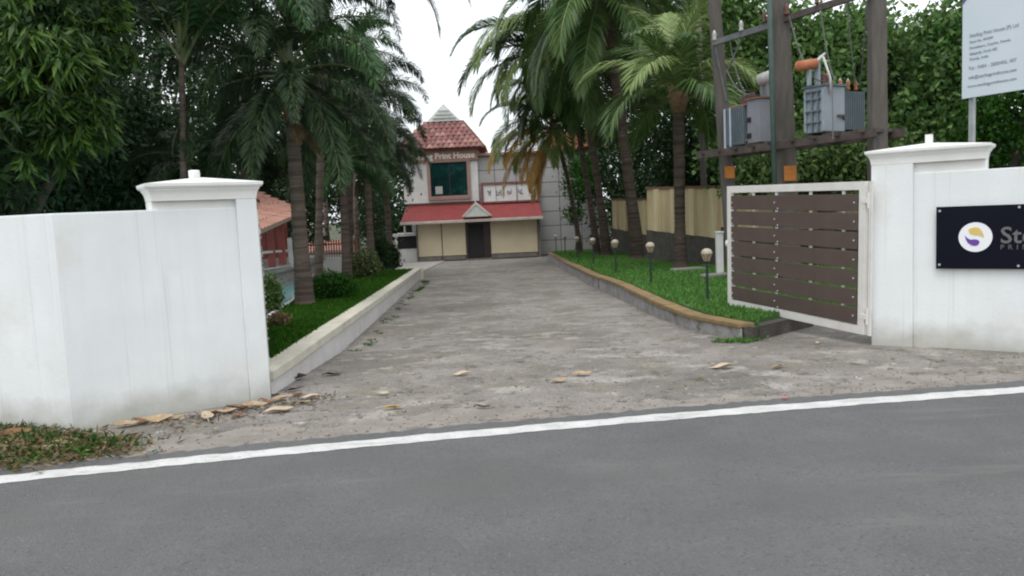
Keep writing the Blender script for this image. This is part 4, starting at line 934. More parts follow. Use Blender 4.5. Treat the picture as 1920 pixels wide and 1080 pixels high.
# orange roof to the right
rx0, rx1 = X(1030, 290, Yb), X(1150, 290, Yb)
b = MB(); zr0 = mz1 + 0.142; b.add([(rx0, Yb - .45, zr0), (rx1, Yb - .45, zr0), (rx1 - 1.0, Yb + 2.6, zr0 + 1.25), (rx0, Yb + 2.6, zr0 + 1.25), (rx0, Yb + 5, zr0), (rx1, Yb + 5, zr0)],
    [(0, 1, 2, 3), (3, 2, 5, 4), (1, 5, 2), (0, 3, 4), (0, 4, 5, 1)]); rf = wobj(b, 'roof', MT['tile_orange'], H)
def tiles(p00, p10, p01, p11, rows, tw, m, parent, thick=0.03, name='tile', off=0.02):
    p00, p10, p01, p11 = map(Vector, (p00, p10, p01, p11)); up = ((p01 + p11) / 2 - (p00 + p10) / 2)
    rh = up.length / rows; ax = (p10 - p00).normalized(); upn = (up - ax * up.dot(ax)).normalized(); nrm = ax.cross(upn)
    b = MB(); nn = 5; vs = []; fs = []
    for i in range(nn + 1):          # half-barrel tile
        u = -0.5 + i / nn; h = 0.5 * math.cos(u * math.pi) * tw * 0.35
        vs += [(u * tw * 0.97, -rh * 0.55, h + thick), (u * tw * 0.97, rh * 0.5, h)]
    for i in range(nn): fs.append((2 * i, 2 * i + 2, 2 * i + 3, 2 * i + 1))
    k = len(vs); vs += [(x, y, z - thick) for x, y, z in vs[::2]]
    for i in range(nn): fs.append((2 * i, k + i, k + i + 1, 2 * i + 2))
    b.add(vs, fs); me = b.mesh(name, [m]); rot = Matrix((ax, upn, nrm)).transposed().to_euler()
    for r in range(rows):
        f = (r + .5) / rows; a = p00.lerp(p01, f); c = p10.lerp(p11, f); L_ = (c - a).length; n = max(1, int(L_ / tw))
        for i in range(n):
            q = a.lerp(c, (i + .5) / n)
            link(name, me, parent, loc=q + nrm * (off + random.uniform(0, .008)), rot=rot)
tiles((X(1040, 290, Yb), Yb - .45, zr0), (rx1 - .1, Yb - .45, zr0), (X(1040, 290, Yb), Yb + 2.6, zr0 + 1.25), (rx1 - 1.1, Yb + 2.6, zr0 + 1.25), 5, 0.36, MT['tile_orange'], rf)
# tower: fascia band with the name, hip roof, white gablet
tx0, tx1 = X(744, 285, Yb), X(896, 285, Yb); fz0, fz1 = Z(820, 303, Yb), Z(820, 281, Yb)
b = MB(); b.bx(tx0, tx1, Yb - 0.35, Yb + 4.5, fz0, fz1); wobj(b, 'name_band', MT['sign_band'], H)
me = text_mesh('lettering', 'n Sterling Print House', 0.46, MT['lettering'], 0.015, bold=0.012)
wx = max(v.co.x for v in me.vertices); tw_ = X(889, 290, Yb) - X(752, 290, Yb)
for v in me.vertices: v.co.x *= tw_ / wx
link('lettering', me, H, loc=Vector((X(752, 290, Yb - .35), Yb - 0.37, Z(820, 298, Yb - .35))) - o0, rot=(R(90), 0, 0))
e0, e1 = X(737, 280, Yb), X(908, 275, Yb); ezt = fz1 + 0.002; yA, yB = Yb - 0.75, Yb + 4.9
rz0 = Z(833, 228, Yb + 1.3); a0, a1 = X(796, 228, Yb + 1.3), X(866, 228, Yb + 1.3)
b = MB(); vs = [(e0, yA, ezt), (e1, yA, ezt), (e1, yB, ezt), (e0, yB, ezt), (a0, Yb + 1.3, rz0), (a1, Yb + 1.3, rz0), (a1, Yb + 2.9, rz0), (a0, Yb + 2.9, rz0)]
b.add(vs, [(0, 1, 5, 4), (1, 2, 6, 5), (2, 3, 7, 6), (3, 0, 4, 7), (3, 2, 1, 0), (4, 5, 6, 7)]); tr_ = wobj(b, 'roof', MT['tile'], H)
tiles(vs[0], vs[1], vs[4], vs[5], 7, 0.30, MT['tile'], tr_)
tiles(vs[1], vs[2], vs[5], vs[6], 7, 0.45, MT['tile'], tr_)
gz = Z(832, 194, Yb + 1.3); g0, g1 = X(800, 225, Yb + 1.3), X(864, 225, Yb + 1.3); gm = X(832, 210, Yb + 1.3)
b = MB(); b.add([(g0, Yb + 1.1, rz0 + .002), (g1, Yb + 1.1, rz0 + .002), (gm, Yb + 1.3, gz), (g0 + .1, Yb + 3.0, rz0 + .002), (g1 - .1, Yb + 3.0, rz0 + .002), (gm, Yb + 2.8, gz)], [(0, 1, 2), (1, 4, 5, 2), (3, 0, 2, 5), (4, 3, 5), (0, 3, 4, 1)]); wobj(b, 'gablet', MT['gable'], H)
for f in (0.2, 0.4, 0.6): # louvre slats on the gablet
    hw = (g1 - g0) / 2 * (1 - f) * .85; b = MB(); b.bx(gm - hw, gm + hw, Yb + 0.98 + f * .2, Yb + 1.06 + f * .2, rz0 + (gz - rz0) * f - .02, rz0 + (gz - rz0) * f + .02); wobj(b, 'louvre', MT['gable'], H)
b = MB(); b.bx(tx0 + .3, tx1 - .05, Yb - 0.20, Yb + .0, Z(820, 380, Yb), fz0 - .002); wobj(b, 'tower_wall', MT['lime'], H)
# big window
wx0, wx1 = X(807, 335, Yb - .3), X(876, 335, Yb - .3); wz0, wz1 = Z(842, 367, Yb - .3), Z(842, 304, Yb - .3)
fr = MB()
for (p, q, r_, s) in ((wx0 - .18, wx1 + .18, wz1, wz1 + .1), (wx0 - .18, wx1 + .18, wz0 - .20, wz0), (wx0 - .18, wx0, wz0 - .001, wz1 + .001), (wx1, wx1 + .18, wz0 - .001, wz1 + .001)): fr.bx(p, q, Yb - 0.34, Yb - 0.2, r_, s)
wn = wobj(fr, 'window', MT['frame'], H)
b = MB(); b.bx(wx0, wx1, Yb - 0.26, Yb - 0.22, wz0, wz1); wobj(b, 'pane', MT['glass'], H, sub=wn)
b = MB(); xm = wx0 + (wx1 - wx0) * .52; b.bx(xm - .03, xm + .03, Yb - 0.275, Yb - 0.24, wz0, wz1); wobj(b, 'mullion', MT['interior'], H, sub=wn)
b = MB(); b.bx(wx0 + .25, wx0 + .65, Yb - 0.29, Yb - 0.262, wz0 + .12, wz0 + .55); wobj(b, 'notice', MT['panel'], H, sub=wn)
# small blue logo plate on the left of the tower
b = MB(); q = P(758, 312, Yb - .3); b.bx(q.x - .25, q.x + .25, Yb - .36, Yb - .33, q.z - .22, q.z + .22); wobj(b, 'logo_plate', mat('blue_plate', (0.22, 0.36, 0.45), 0.6, (0.45, 0.5, 0.5), 5), H)
# sign with five glyphs
s0x, s1x = X(905, 360, Yb - .3), X(1007, 360, Yb - .3); s0z, s1z = Z(955, 379, Yb - .3), Z(955, 342, Yb - .3)
b = MB()
for (p, q, r_, s) in ((s0x - .08, s1x + .12, s1z - .06, s1z + .04), (s0x - .08, s1x + .12, s0z - .02, s0z + .08), (s0x - .08, s0x + .04, s0z + .08, s1z - .06), (s1x - .02, s1x + .12, s0z + .08, s1z - .06)): b.bx(p, q, Yb - 0.42, Yb - 0.2, r_, s)
sg = wobj(b, 'sign_frame', MT['maroon'], H)
b = MB(); b.bx(s0x + .04, s1x - .02, Yb - 0.34, Yb - 0.3, s0z + .08, s1z - .06); wobj(b, 'sign_face', MT['board_white'], H, sub=sg)
b = MB(); q = X(969, 360, Yb - .3); b.bx(q - .025, q + .025, Yb - 0.37, Yb - .341, s0z + .08, s1z - .06); b.bx(X(930, 360, Yb) - .012, X(930, 360, Yb) + .012, Yb - 0.36, Yb - .341, s0z + .08, s1z - .06); wobj(b, 'divider', MT['plinth'], H, sub=sg)
for px, shape in ((917, 0), (935, 1), (955, 2), (976, 3), (994, 0)):
    q = P(px, 360, Yb - .36); b = MB(); cx = q.x; cz_ = (s0z + s1z) / 2 + 0.03; y = Yb - .36
    for sgm in ([((-.02, -.02), (-.04, .1), (-.1, .12)), ((-.03, -.08), (.05, -.14), (.08, 0)), ((.02, .0), (.1, .12))],
                [((-.12, -.12), (-.14, .15)), ((-.1, -.14), (.0, -.14), (.02, 0), (-.06, .02)), ((.1, -.12), (.12, .04), (.08, .15)), ((.16, -.18), (.17, -.14))],
                [((-.1, -.1), (-.1, .06), (-.02, .02), (.0, -.1)), ((.05, -.1), (.1, -.04), (.1, .06)), ((.1, .14), (.1, .10))],
                [((-.12, .14), (-.1, -.02), (0, -.1), (.12, -.12)), ((-.02, .02), (.08, .06), (.06, .14))])[shape]:
        b.tube([(cx + u, y, cz_ + w) for u, w in sgm], 0.026, 5)
    wobj(b, 'glyph', MT['glyph'], H, sub=sg)
# annex: plinth, cream panels, door, roof, fascia
b = MB(); b.bx(ax0, ax1, Yf + 0.06, Yb, zg - .1, ez + 0.1); wobj(b, 'annex_wall', MT['plinth'], H)
plz = Z(850, 478); dx0, dx1 = X(877), X(917)
def panelset(x0, x1, n):
    w = (x1 - x0) / n
    for i in range(n):
        b = MB(); b.bx(x0 + w * i + .03, x0 + w * (i + 1) - .03, Yf, Yf + .055, plz, ez + 0.05); wobj(b, 'annex_panel', MT['annex'], H, bevel=0.008)
        b = MB(); b.bx(x0 + w * i + .05, x0 + w * (i + 1) - .08, Yf - .02, Yf + .058, zg + .05, plz - .05); wobj(b, 'plinth_block', MT['plinth'], H, bevel=0.01)
        b = MB(); b.bx(x0 + w * i + .02, x0 + w * (i + 1) - .02, Yf - .04, Yf - .001, plz - .02, plz + .05); wobj(b, 'sill', MT['annex'], H)
panelset(ax0, dx0 - .08, 2); panelset(dx1 + .08, ax1 - .12, 1)
b = MB(); b.bx(ax0 - .05, ax0 + .02, Yf - .06, Yf + .055, zg, ez); wobj(b, 'corner_post', MT['plinth'], H)
b = MB(); b.bx(ax1 - .10, ax1 + .02, Yf - .06, Yf + .055, zg, ez); wobj(b, 'corner_post', MT['plinth'], H)
dr = MB(); dr.bx(dx0 - .07, dx1 + .07, Yf - .048, Yf + .053, ez - .1, ez + .042); dr.bx(dx0 - .07, dx0 + .05, Yf - .05, Yf + .055, zg + .02, ez + .04); dr.bx(dx1 - .05, dx1 + .07, Yf - .05, Yf + .055, zg + .02, ez + .04); dfr = wobj(dr, 'door', MT['doorm'], H)
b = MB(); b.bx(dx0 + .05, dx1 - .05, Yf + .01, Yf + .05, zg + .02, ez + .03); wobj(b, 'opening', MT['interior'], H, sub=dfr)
b = MB(); b.bx(dx1 - .28, dx1 - .05, Yf - .03, Yf + .008, zg + .02, ez + .02); wobj(b, 'door_leaf', MT['doorm'], H, sub=dfr)
b = MB(); b.bx(dx0 - .15, dx1 + .15, Yf - .35, Yf - .06, zg - .03, zg + .08); wobj(b, 'step', MT['plinth'], H)
# red roof as ribbed sheets
rxa, rxb = X(750, 410, Yf - .55), X(1018, 410, Yf - .55); rya, ryb = Yf - 0.55, Yb - 0.02; rza = Z(897, 411, Yf - .55); rzb = Z(897, 381, Yb)
n = 64; vs = []; fs = []
for i in range(n * 4 + 1):
    u = i / (n * 4); h = 0.03 if (i % 4) in (1, 2) else 0.0
    vs += [(rxa + (rxb - rxa) * u, rya, rza + h), (rxa + .1 + (rxb - rxa - .2) * u, ryb, rzb + h)]
for i in range(n * 4): fs.append((2 * i, 2 * i + 2, 2 * i + 3, 2 * i + 1))
b = MB(); b.add(vs, fs); k = len(vs)
b.add([(rxa, rya, rza - .03), (rxb, rya, rza - .03), (rxb - .1, ryb, rzb - .03), (rxa + .1, ryb, rzb - .03)], [(3, 2, 1, 0)])
b.add([(rxa, rya, rza), (rxa + .1, ryb, rzb), (rxa + .1, ryb, rzb - .6), (rxa, rya, rza - .05)], [(0, 1, 2, 3)]); ar = wobj(b, 'annex_roof', MT['redroof'], H)
b = MB(); n = 54; fh = 0.12; w = (rxb - rxa) / n; yq = rya - .03
vs = [(rxa, yq, rza + .02), (rxb, yq, rza + .02)]; fs = []
b.bx(rxa - .02, rxb + .02, yq, yq + .025, rza - .07, rza + .02)
for i in range(n):
    x = rxa + w * i; b.add([(x, yq + .012, rza - .07), (x + w, yq + .012, rza - .07), (x + w * .9, yq + .012, rza - .12), (x + w * .5, yq + .012, rza - .15), (x + w * .1, yq + .012, rza - .12)], [(0, 4, 3, 2, 1)])
wobj(b, 'valance', MT['fascia'], H)
b = MB(); b.bx(rxa + .1, rxb - .1, Yb - .12, Yb - .02, rzb - .02, rzb + .08); wobj(b, 'ridge_flashing', MT['maroon'], H)
# little gablet over the door
gx0, gx1, gxm = X(868, 405, Yf - .5), X(921, 405, Yf - .5), X(893, 405, Yf - .5); ga, gb_ = Z(895, 404, Yf - .6), Z(893, 379, Yf - .6)
b = MB(); b.add([(gx0, Yf - .62, ga), (gx1, Yf - .62, ga), (gxm, Yf - .62, gb_ - .0), (gx0, Yf + 1.0, ga), (gx1, Yf + 1.0, ga), (gxm, Yf + 1.0, gb_)], [(0, 1, 2), (1, 4, 5, 2), (0, 2, 5, 3)]); b.bx(gx0 - .03, gx1 + .03, Yf - .64, Yf - .622, ga - .05, ga + .02); gbl = wobj(b, 'door_gablet', MT['gable'], H)
b = MB(); b.add([(gx0 - .05, Yf - .68, ga - .02), (gxm, Yf - .68, gb_ + .02), (gx1 + .05, Yf - .68, ga - .02), (gx1 - .08, Yf - .68, ga + .0), (gxm, Yf - .68, gb_ - .12), (gx0 + .08, Yf - .68, ga)], [(0, 5, 4, 1), (1, 4, 3, 2)]); b.tube([(gxm, Yf - .66, gb_), (gxm, Yf - .66, gb_ + .2)], [.04, .012], 6); wobj(b, 'bargeboard', MT['fascia'], H, sub=gbl)
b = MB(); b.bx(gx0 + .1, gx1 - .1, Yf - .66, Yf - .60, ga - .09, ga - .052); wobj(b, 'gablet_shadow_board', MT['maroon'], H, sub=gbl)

# low white outbuilding to the left of the annex
q0, q1 = X(741, 460, Yf + .5), X(781, 460, Yf + .5); yq = Yf + .5
t = thing('outbuilding', 'low white walled shed with a dark opening beside the annex', 'shed', ground_at((q0 + q1) / 2, yq))
b = MB(); b.bx(q0, q1, yq, yq + .2, zg - .1, Z(760, 467, yq)); b.bx(q0, q0 + .14, yq, yq + .2, Z(760, 467, yq) + .001, Z(760, 443, yq)); b.bx(q0 - .1, q1, yq - .05, yq + 2, Z(760, 443, yq) + .001, Z(760, 438, yq)); b.bx(q0, q0 + .15, yq + .21, yq + 2, zg, Z(760, 443, yq)); wobj(b, 'wall', MT['lime'], t)
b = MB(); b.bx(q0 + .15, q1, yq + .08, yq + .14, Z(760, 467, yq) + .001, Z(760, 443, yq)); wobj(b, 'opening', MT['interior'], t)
b = MB(); b.bx(q1 - .12, q1 - .04, yq + .0, yq + .05, Z(760, 438, yq), Z(760, 424, yq)); b.bx(q0 + .5, q0 + .6, yq + .2, yq + .3, Z(760, 438, yq), Z(760, 424, yq)); wobj(b, 'roof_post', MT['lime'], t)
# low white wall left
c0 = GP(655, 492, 0.3); 

# ================================================================== LEFT: pool, pavilion, fence
pzz = LZ - 0.14
pe = [GP(500, 600, LZ), GP(557, 562, LZ), GP(575, 549, LZ)]
b = MB(); poly = [(-12, 8.8), (pe[0].x - .25, 8.9), (pe[0].x - 0.05, pe[0].y), (pe[1].x - .05, pe[1].y), (pe[2].x - .1, pe[2].y + 1.5), (pe[2].x - .2, 21.4), (-12, 21.4)]
b.prism(poly, lambda x, y: -0.9, lambda x, y: 0.15); struct(b.obj('pool_water', MT['pool']))
PW = GP(530, 560, 0).z
b = MB(); edge = [Vector((p.x - .02, p.y, 0)) for p in (Vector((pe[0].x, 8.7, 0)), pe[0], pe[1], pe[2], poolL[2], poolL[3], poolL[4])]
kerb(edge, 0.10, -0.1, LZ + 0.012, b); o = b.obj('pool_coping', MT['lime'], bevel=0.01); struct(o)
b = MB(); b.prism([(-14, 24.4), (poolL[3].x, 24.4), (poolL[4].x, KLi[-1].y + .02), (KL[-1].x - .5, KLi[-1].y + .02), (KL[-1].x - .5, DB + 2), (-14, DB + 2)], lambda x, y: G(y) - .1, lambda x, y: G(y) + 0.03); struct(b.obj('terrace', MT['pave']))
b = MB(); b.bx(-14, poolL[2].x - .2, 21.4, 24.39, -0.9, 0.17); struct(b.obj('terrace_step', MT['pave']))

t = thing('pavilion', 'open red columned pavilion with pink tiled roof beyond the pool', 'pavilion', P(500, 470, 20.5) * 1.0)
R0 = P(549, 396, 21.5); R1 = P(484, 424, 18.6); R2 = P(468, 361, 23.4)
# roof slope facing us: eave from R1 to R0, rising to R2 line
eL = R1 + (R1 - R0) * 1.2; apex = R2 + Vector((-1.3, 0.8, 0.35))
b = MB(); b.add([eL, R0, apex, R2, eL - Vector((0, 0, .12)), R0 - Vector((0, 0, .12)), R0 + Vector((-1.2, 3.2, 0))], [(0, 1, 3, 2), (4, 5, 1, 0), (1, 6, 3)]); pr = wobj(b, 'roof', MT['tile_pink'], t)
tiles(eL, R0, apex, R2, 7, 0.22, MT['tile_pink'], pr, off=0.03)
b = MB(); b.tube([R0 + Vector((0, 0, .04)), R2 + Vector((0, 0, .06))], 0.07, 8); wobj(b, 'ridge_tile', MT['tile_pink'], t)
b = MB(); dd = (R0 - eL).normalized(); b.add([eL + Vector((0, -.02, -.02)), R0 + Vector((0, -.02, -.02)), R0 + Vector((0, -.02, -.20)), eL + Vector((0, -.02, -.20)), eL + Vector((0, .04, -.02)), R0 + Vector((0, .04, -.02)), R0 + Vector((0, .04, -.20)), eL + Vector((0, .04, -.20))], [(0, 3, 2, 1), (4, 5, 6, 7), (0, 1, 5, 4), (3, 7, 6, 2), (1, 2, 6, 5)]); wobj(b, 'fascia', MT['fascia'], t)
for px, d in ((505, 19.7), (525, 20.6)):
    p = P(px, 420, d); b = MB(); gz_ = 0.62; b.bx(p.x - .075, p.x + .075, d - .075, d + .075, gz_, P(px, 414, d).z); wobj(b, 'column', MT['red_column'], t)
p = P(543, 450, 21.4); b = MB(); b.bx(p.x - .05, p.x + .05, 21.35, 21.45, 0.5, P(543, 446, 21.4).z); wobj(b, 'railing_post', MT['lime'], t)
a_, c_ = P(488, 474, 18.6), P(541, 470, 21.3); b = MB(); b.tube([a_, c_], 0.035, 8); b.tube([a_ - Vector((0, 0, .4)), c_ - Vector((0, 0, .4))], 0.02, 8); wobj(b, 'handrail', MT['lime'], t)
fl0 = P(470, 480, 19.0); fl1 = P(545, 480, 23.5)
b = MB(); b.bx(fl0.x - 3, P(548, 480, 21.6).x, 19.2, 25.5, 0.44, 0.62); b.bx(fl0.x - 3, P(546, 480, 21.6).x - .1, 19.4, 25.4, -.4, 0.439); wobj(b, 'floor_slab', MT['pave'], t)
for px, d in ((492, 24.3), (512, 24.6), (532, 25.0)):
    p = P(px, 420, d); b = MB(); b.bx(p.x - .075, p.x + .075, d - .075, d + .075, .62, 2.0); wobj(b, 'column', MT['red_column'], t)
b = MB(); x0_, x1_ = P(470, 450, 25.3).x - 2, P(538, 450, 25.3).x; b.bx(x0_, x1_, 25.2, 25.3, .62, 1.1); wobj(b, 'dwarf_wall', MT['red_column'], t)

# picket fence
fy = 29.5; f0 = P(548, 488, fy); f1 = P(655, 488, fy); fzb = P(600, 492, fy).z; fzt = P(600, 452, fy).z
t = thing('picket_fence', 'red oxide picket fence on a white base beyond the pool', 'fence', (f0.x, fy, fzb))
b = MB(); b.bx(f0.x - 1, f1.x + .4, fy - .1, fy + .1, fzb - .4, fzb + .16); wobj(b, 'base', MT['lime'], t)
b = MB(); b.bx(f0.x - 1, f1.x + .4, fy + .02, fy + .05, fzb + .28, fzb + .33); b.bx(f0.x - 1, f1.x + .4, fy + .02, fy + .05, fzt - .16, fzt - .11); wobj(b, 'rail', MT['picket'], t)
b = MB(); hh_ = fzt - fzb - .165; b.bx(-.022, .022, -.012, .012, 0, hh_); b.add([(-.022, -.012, hh_), (.022, -.012, hh_), (0, -.012, hh_ + .05), (-.022, .012, hh_), (.022, .012, hh_), (0, .012, hh_ + .05)], [(0, 1, 2), (3, 5, 4), (1, 4, 5, 2), (3, 0, 2, 5)]); pk = b.mesh('picket', [MT['picket']])
x = f0.x - .9
while x < f1.x + .35: link('picket', pk, t, loc=Vector((x, fy, fzb + .165)) - t.location); x += 0.095
# small red tiled roof glimpsed behind the fence
p0 = P(592, 452, 33); t = thing('shed', 'reddish low shed roof just showing behind the picket fence', 'shed', (p0.x, 33, G(33)))
b = MB(); b.bx(P(560, 450, 33).x, P(650, 450, 33).x, 33, 35, G(33), P(600, 470, 33).z); wobj(b, 'wall', MT['lime'], t)
b = MB(); xa, xb = P(555, 450, 33).x, P(655, 450, 33).x; b.add([(xa, 32.7, P(600, 470, 33).z), (xb, 32.7, P(600, 470, 33).z), (xb - .3, 34.2, P(600, 452, 33).z), (xa + .3, 34.2, P(600, 452, 33).z), (xa, 35.5, P(600, 470, 33).z), (xb, 35.5, P(600, 470, 33).z)], [(0, 1, 2, 3), (3, 2, 5, 4), (0, 3, 4), (1, 5, 2)]); wobj(b, 'roof', MT['tile_pink'], t)

# ================================================================== BUSHES
bush('round_bush', 'clipped round dark green bush right of the ringed palm trunk', GP(625, 560, LZ), (0.42, 0.42, 0.27), 5200, 0.06, 0.035, MT['leaf_hedge'])
bush('round_bush', 'bright green leafy shrub beside the left pillar and pool', GPL(516, 582, LZ) + Vector((-0.1, 0, -.05)), (0.20, 0.22, 0.36), 1800, 0.07, 0.045, MT['leaf_lime'])
bush('variegated_bush', 'pale variegated shrub between two palm trunks', GP(686, 520, LZ), (0.38, 0.38, 0.42), 3600, 0.075, 0.05, MT['leaf_varieg'])
bush('dark_bush', 'dark upright shrub at the foot of the third palm trunk', GP(716, 508, LZ), (0.26, 0.26, 0.60), 2600, 0.11, 0.05, MT['leaf_dark'])
bush('dark_bush', 'dark bush at the far end of the left lawn near the kerb', GP(737, 504, LZ), (0.26, 0.26, 0.45), 2200, 0.09, 0.05, MT['leaf_dark'])
bush('dry_plant', 'small brownish dry plant in the near left lawn', GPL(524, 612, LZ), (0.13, 0.12, 0.10), 420, 0.06, 0.03, MT['leaf_dry'])
for k, (px, py, r) in enumerate(((600, 500, .3), (652, 524, .22))):
    pass

# weeds at the foot of the left wall, moss along the kerbs
def scatter_weeds(name, label, pts, n, ln, wd, m, sp, flat=0.4, cat='weeds'):
    cen = []
    for (x, y, r) in pts:
        k = int(n * r); q = RNG.normal(size=(k, 3)) * np.array([r, r * 0.45, 0.02]) * sp; q[:, 2] = np.abs(q[:, 2]); q += np.array([x, y, G(y) + 0.01]); cen.append(q)
    cen = np.concatenate(cen); d = RNG.normal(size=cen.shape); d[:, 2] = np.abs(d[:, 2]) * flat + 0.1
    V, F = leaf_cards(cen, ln, wd, dirs=d); return tag(stuff(link(name, np_mesh(name, V, F, [m]))), label, cat)
wp = [GP(*p) for p in ((10, 838), (60, 822), (110, 824), (160, 832), (200, 838), (20, 870), (90, 848), (150, 852), (40, 806))]
scatter_weeds('weed_patch', 'dark green weeds growing at the foot of the left wall', [(p.x, p.y, .32) for p in wp], 520, 0.08, 0.018, MT['leaf_hedge'], 0.6)
scatter_weeds('dry_weeds', 'dry leaf scraps among the weeds at the lower left', [(p.x, p.y - .05, .3) for p in wp], 620, 0.07, 0.026, MT['leaf_dry'], 0.8, 0.2, 'leaf litter')
kp = [GP(*p) for p in ((1400, 640), (1415, 634), (1440, 624), (1455, 618), (1360, 641), (1385, 643), (1405, 636), (1430, 625), (1470, 612), (1400, 622), (1420, 615), (1390, 628))]
scatter_weeds('kerb_weeds', 'green weeds and moss spilling over the near end of the stone kerb', [(p.x + random.uniform(-.1, .1), p.y - .03, random.uniform(.05, .16)) for a_, c_ in zip(kp[:-1], kp[1:]) for p in (a_, a_.lerp(c_, .5))], 1500, 0.05, 0.016, MT['blade_r'], 0.55, 0.6)
kp = [GP(*p) for p in ((795, 527), (790, 538), (775, 548), (760, 560), (735, 588), (700, 625), (670, 655))]
scatter_weeds('kerb_weeds', 'thin weeds at the foot of the white kerb by the drive', [(p.x + random.uniform(-.02, .16), p.y + random.uniform(-.4, .4), .07) for i in range(6) for p in [kp[i].lerp(kp[i + 1], random.random()) for _ in range(7 if i > 1 else 20)]], 420, 0.035, 0.012, MT['blade'], 0.5, 0.5)

# ================================================================== FALLEN LEAVES (each one a thing)
def fallen(px, py, Lpx, ang, m, label, curl=0.25, wr=0.36, flat=0.0, d_off=0):
    g = GP(px, py); Lm = Lpx * g.y / FPX; n = 9; vs = []; fs = []; curl *= 0.55; ph = random.random() * 6
    for i in range(n + 1):
        s = i / n; w = Lm * wr * 1.25 * math.sin(math.pi * min(1, 0.04 + s * 0.93)) ** 0.8 * 0.5 * (1.0 if s < .6 else 1.0); x = (s - .5) * Lm
        z = curl * Lm * 0.5 * (2 * s - 1) ** 2 + 0.012 + 0.014 * Lm * math.sin(s * 5 + ph)
        jag = random.uniform(.85, 1.15)
        vs += [(x, -w * jag + .05 * Lm * math.sin(s * 3 + ph), z + w * (.30 + .18 * math.sin(s * 6 + ph))), (x, .05 * Lm * math.sin(s * 3 + ph), z - w * 0.05), (x, w * jag + .05 * Lm * math.sin(s * 3 + ph), z + w * (.45 + .2 * math.cos(s * 5 + ph)))]
    for i in range(n):
        a = i * 3; fs += [(a, a + 3, a + 4, a + 1), (a + 1, a + 4, a + 5, a + 2)]
    b = MB(); b.add(vs, fs); b.tube([(-Lm * .62, 0, .01), (-Lm * .5, 0, 0.008 + curl * Lm * .55)], 0.003, 4)
    me = b.mesh('fallen_leaf', [m]); sm = me
    o = link('fallen_leaf', me, loc=g + Vector((0, 0, 0.004)), rot=(random.uniform(-.2, .2), random.uniform(-.1, .1), R(ang)))
    mod = o.modifiers.new('thickness', 'SOLIDIFY'); mod.thickness = 0.002
    return tag(o, label, 'leaf', 'dry leaves lying on the ground')
FL = [(388, 786, 46, 118, 'fallen_pale', 'large tan curled leaf standing on edge before the left wall', .5),
      (418, 776, 50, 20, 'fallen', 'tan leaf just right of the large curled leaf by the left wall', .3),
      (448, 768, 48, 35, 'fallen_brown', 'orange brown leaf in the row along the left wall foot', .4),
      (478, 764, 46, 10, 'fallen', 'ochre leaf under the left pillar base', .4),
      (524, 773, 54, 5, 'fallen_pale', 'pale flat leaf right of the left pillar base', .2),
      (530, 750, 40, 30, 'fallen', 'small ochre leaf behind the pale leaf at the left pillar', .3),
      (556, 742, 30, -20, 'fallen_brown', 'small brown leaf beyond the left pillar leaves', .3),
      (584, 747, 36, 12, 'fallen_pale', 'pale leaf at the right of the pillar leaf group', .2),
      (556, 711, 44, -15, 'fallen_dark', 'blackish leaf at the foot of the white kerb end', .35),
      (552, 733, 28, 20, 'fallen_dark', 'small dark leaf in front of the white kerb end', .2),
      (624, 704, 32, 4, 'fallen_dark', 'thin dark leaf on the drive right of the white kerb end', .1),
      (590, 764, 14, 80, 'fallen_brown', 'tiny brown leaf in front of the pillar leaf group', .3),
      (237, 800, 44, 15, 'fallen', 'crumpled tan leaf at the wall foot left of centre', .5),
      (262, 795, 40, -30, 'fallen_brown', 'crumpled brown leaf touching the wall foot', .5),
      (296, 789, 56, 14, 'fallen', 'long tan leaf lying along the wall foot', .3),
      (66, 851, 78, 24, 'fallen', 'big tan leaf lying on the weeds at lower left', .2),
      (24, 820, 70, 18, 'fallen_brown', 'rust brown leaf half buried in the weeds at the left edge', .3),
      (8, 838, 46, 40, 'fallen_pale', 'pale leaf under the rust brown leaf at the left edge', .3),
      (38, 872, 16, 80, 'fallen_yellow', 'tiny yellow leaf at the road edge lower left', .2),
      (739, 767, 34, 10, 'fallen_yellow', 'yellow orange leaf near the road edge before the drive', .35),
      (905, 766, 28, -10, 'fallen_dark', 'dark curled leaf at the road edge in front of the drive', .45),
      (866, 703, 30, 6, 'fallen_pale', 'pale leaf lying in the middle of the drive mouth', .15),
      (720, 740, 22, -8, 'fallen_pale', 'small pale leaf beyond the yellow orange leaf', .15),
      (1048, 716, 30, 25, 'fallen', 'olive tan leaf left of the leaf patch on the drive', .3),
      (1092, 704, 36, -5, 'fallen', 'olive tan leaf right of the leaf patch on the drive', .3),
      (1356, 690, 46, -2, 'fallen_pale', 'peach coloured flat scrap near the right of the drive mouth', .05),
      (1314, 712, 18, 5, 'fallen_green', 'small yellow green leaf below the peach coloured scrap', .3),
      (1460, 690, 30, 30, 'fallen', 'tan leaf right of the peach coloured scrap', .3),
      (1532, 645, 16, 60, 'fallen_pale', 'tiny pale leaf on the ground below the gate leaf', .3),
      (448, 782, 26, 60, 'fallen_brown', 'small brown leaf in front of the row along the wall foot', .3),
      (500, 757, 34, -25, 'fallen_brown', 'brown leaf tucked against the left pillar foot', .5),
      (512, 745, 26, 30, 'fallen_dark', 'dark leaf in the corner of pillar and kerb', .4),
      (570, 757, 26, 35, 'fallen', 'tan leaf among the leaves right of the pillar foot', .3),
      (330, 786, 30, 8, 'fallen', 'tan leaf between the two leaf groups at the wall foot', .4),
      (110, 838, 54, -12, 'fallen', 'tan leaf on the weeds right of the big one', .3),
      (140, 862, 40, 20, 'fallen_brown', 'brown leaf at the road side of the weeds', .3),
      (70, 822, 36, -30, 'fallen_brown', 'brown leaf against the wall above the weeds', .4),
      (1473, 750, 13, 10, 'red_petal', 'small red petal on the white road line', .3)]
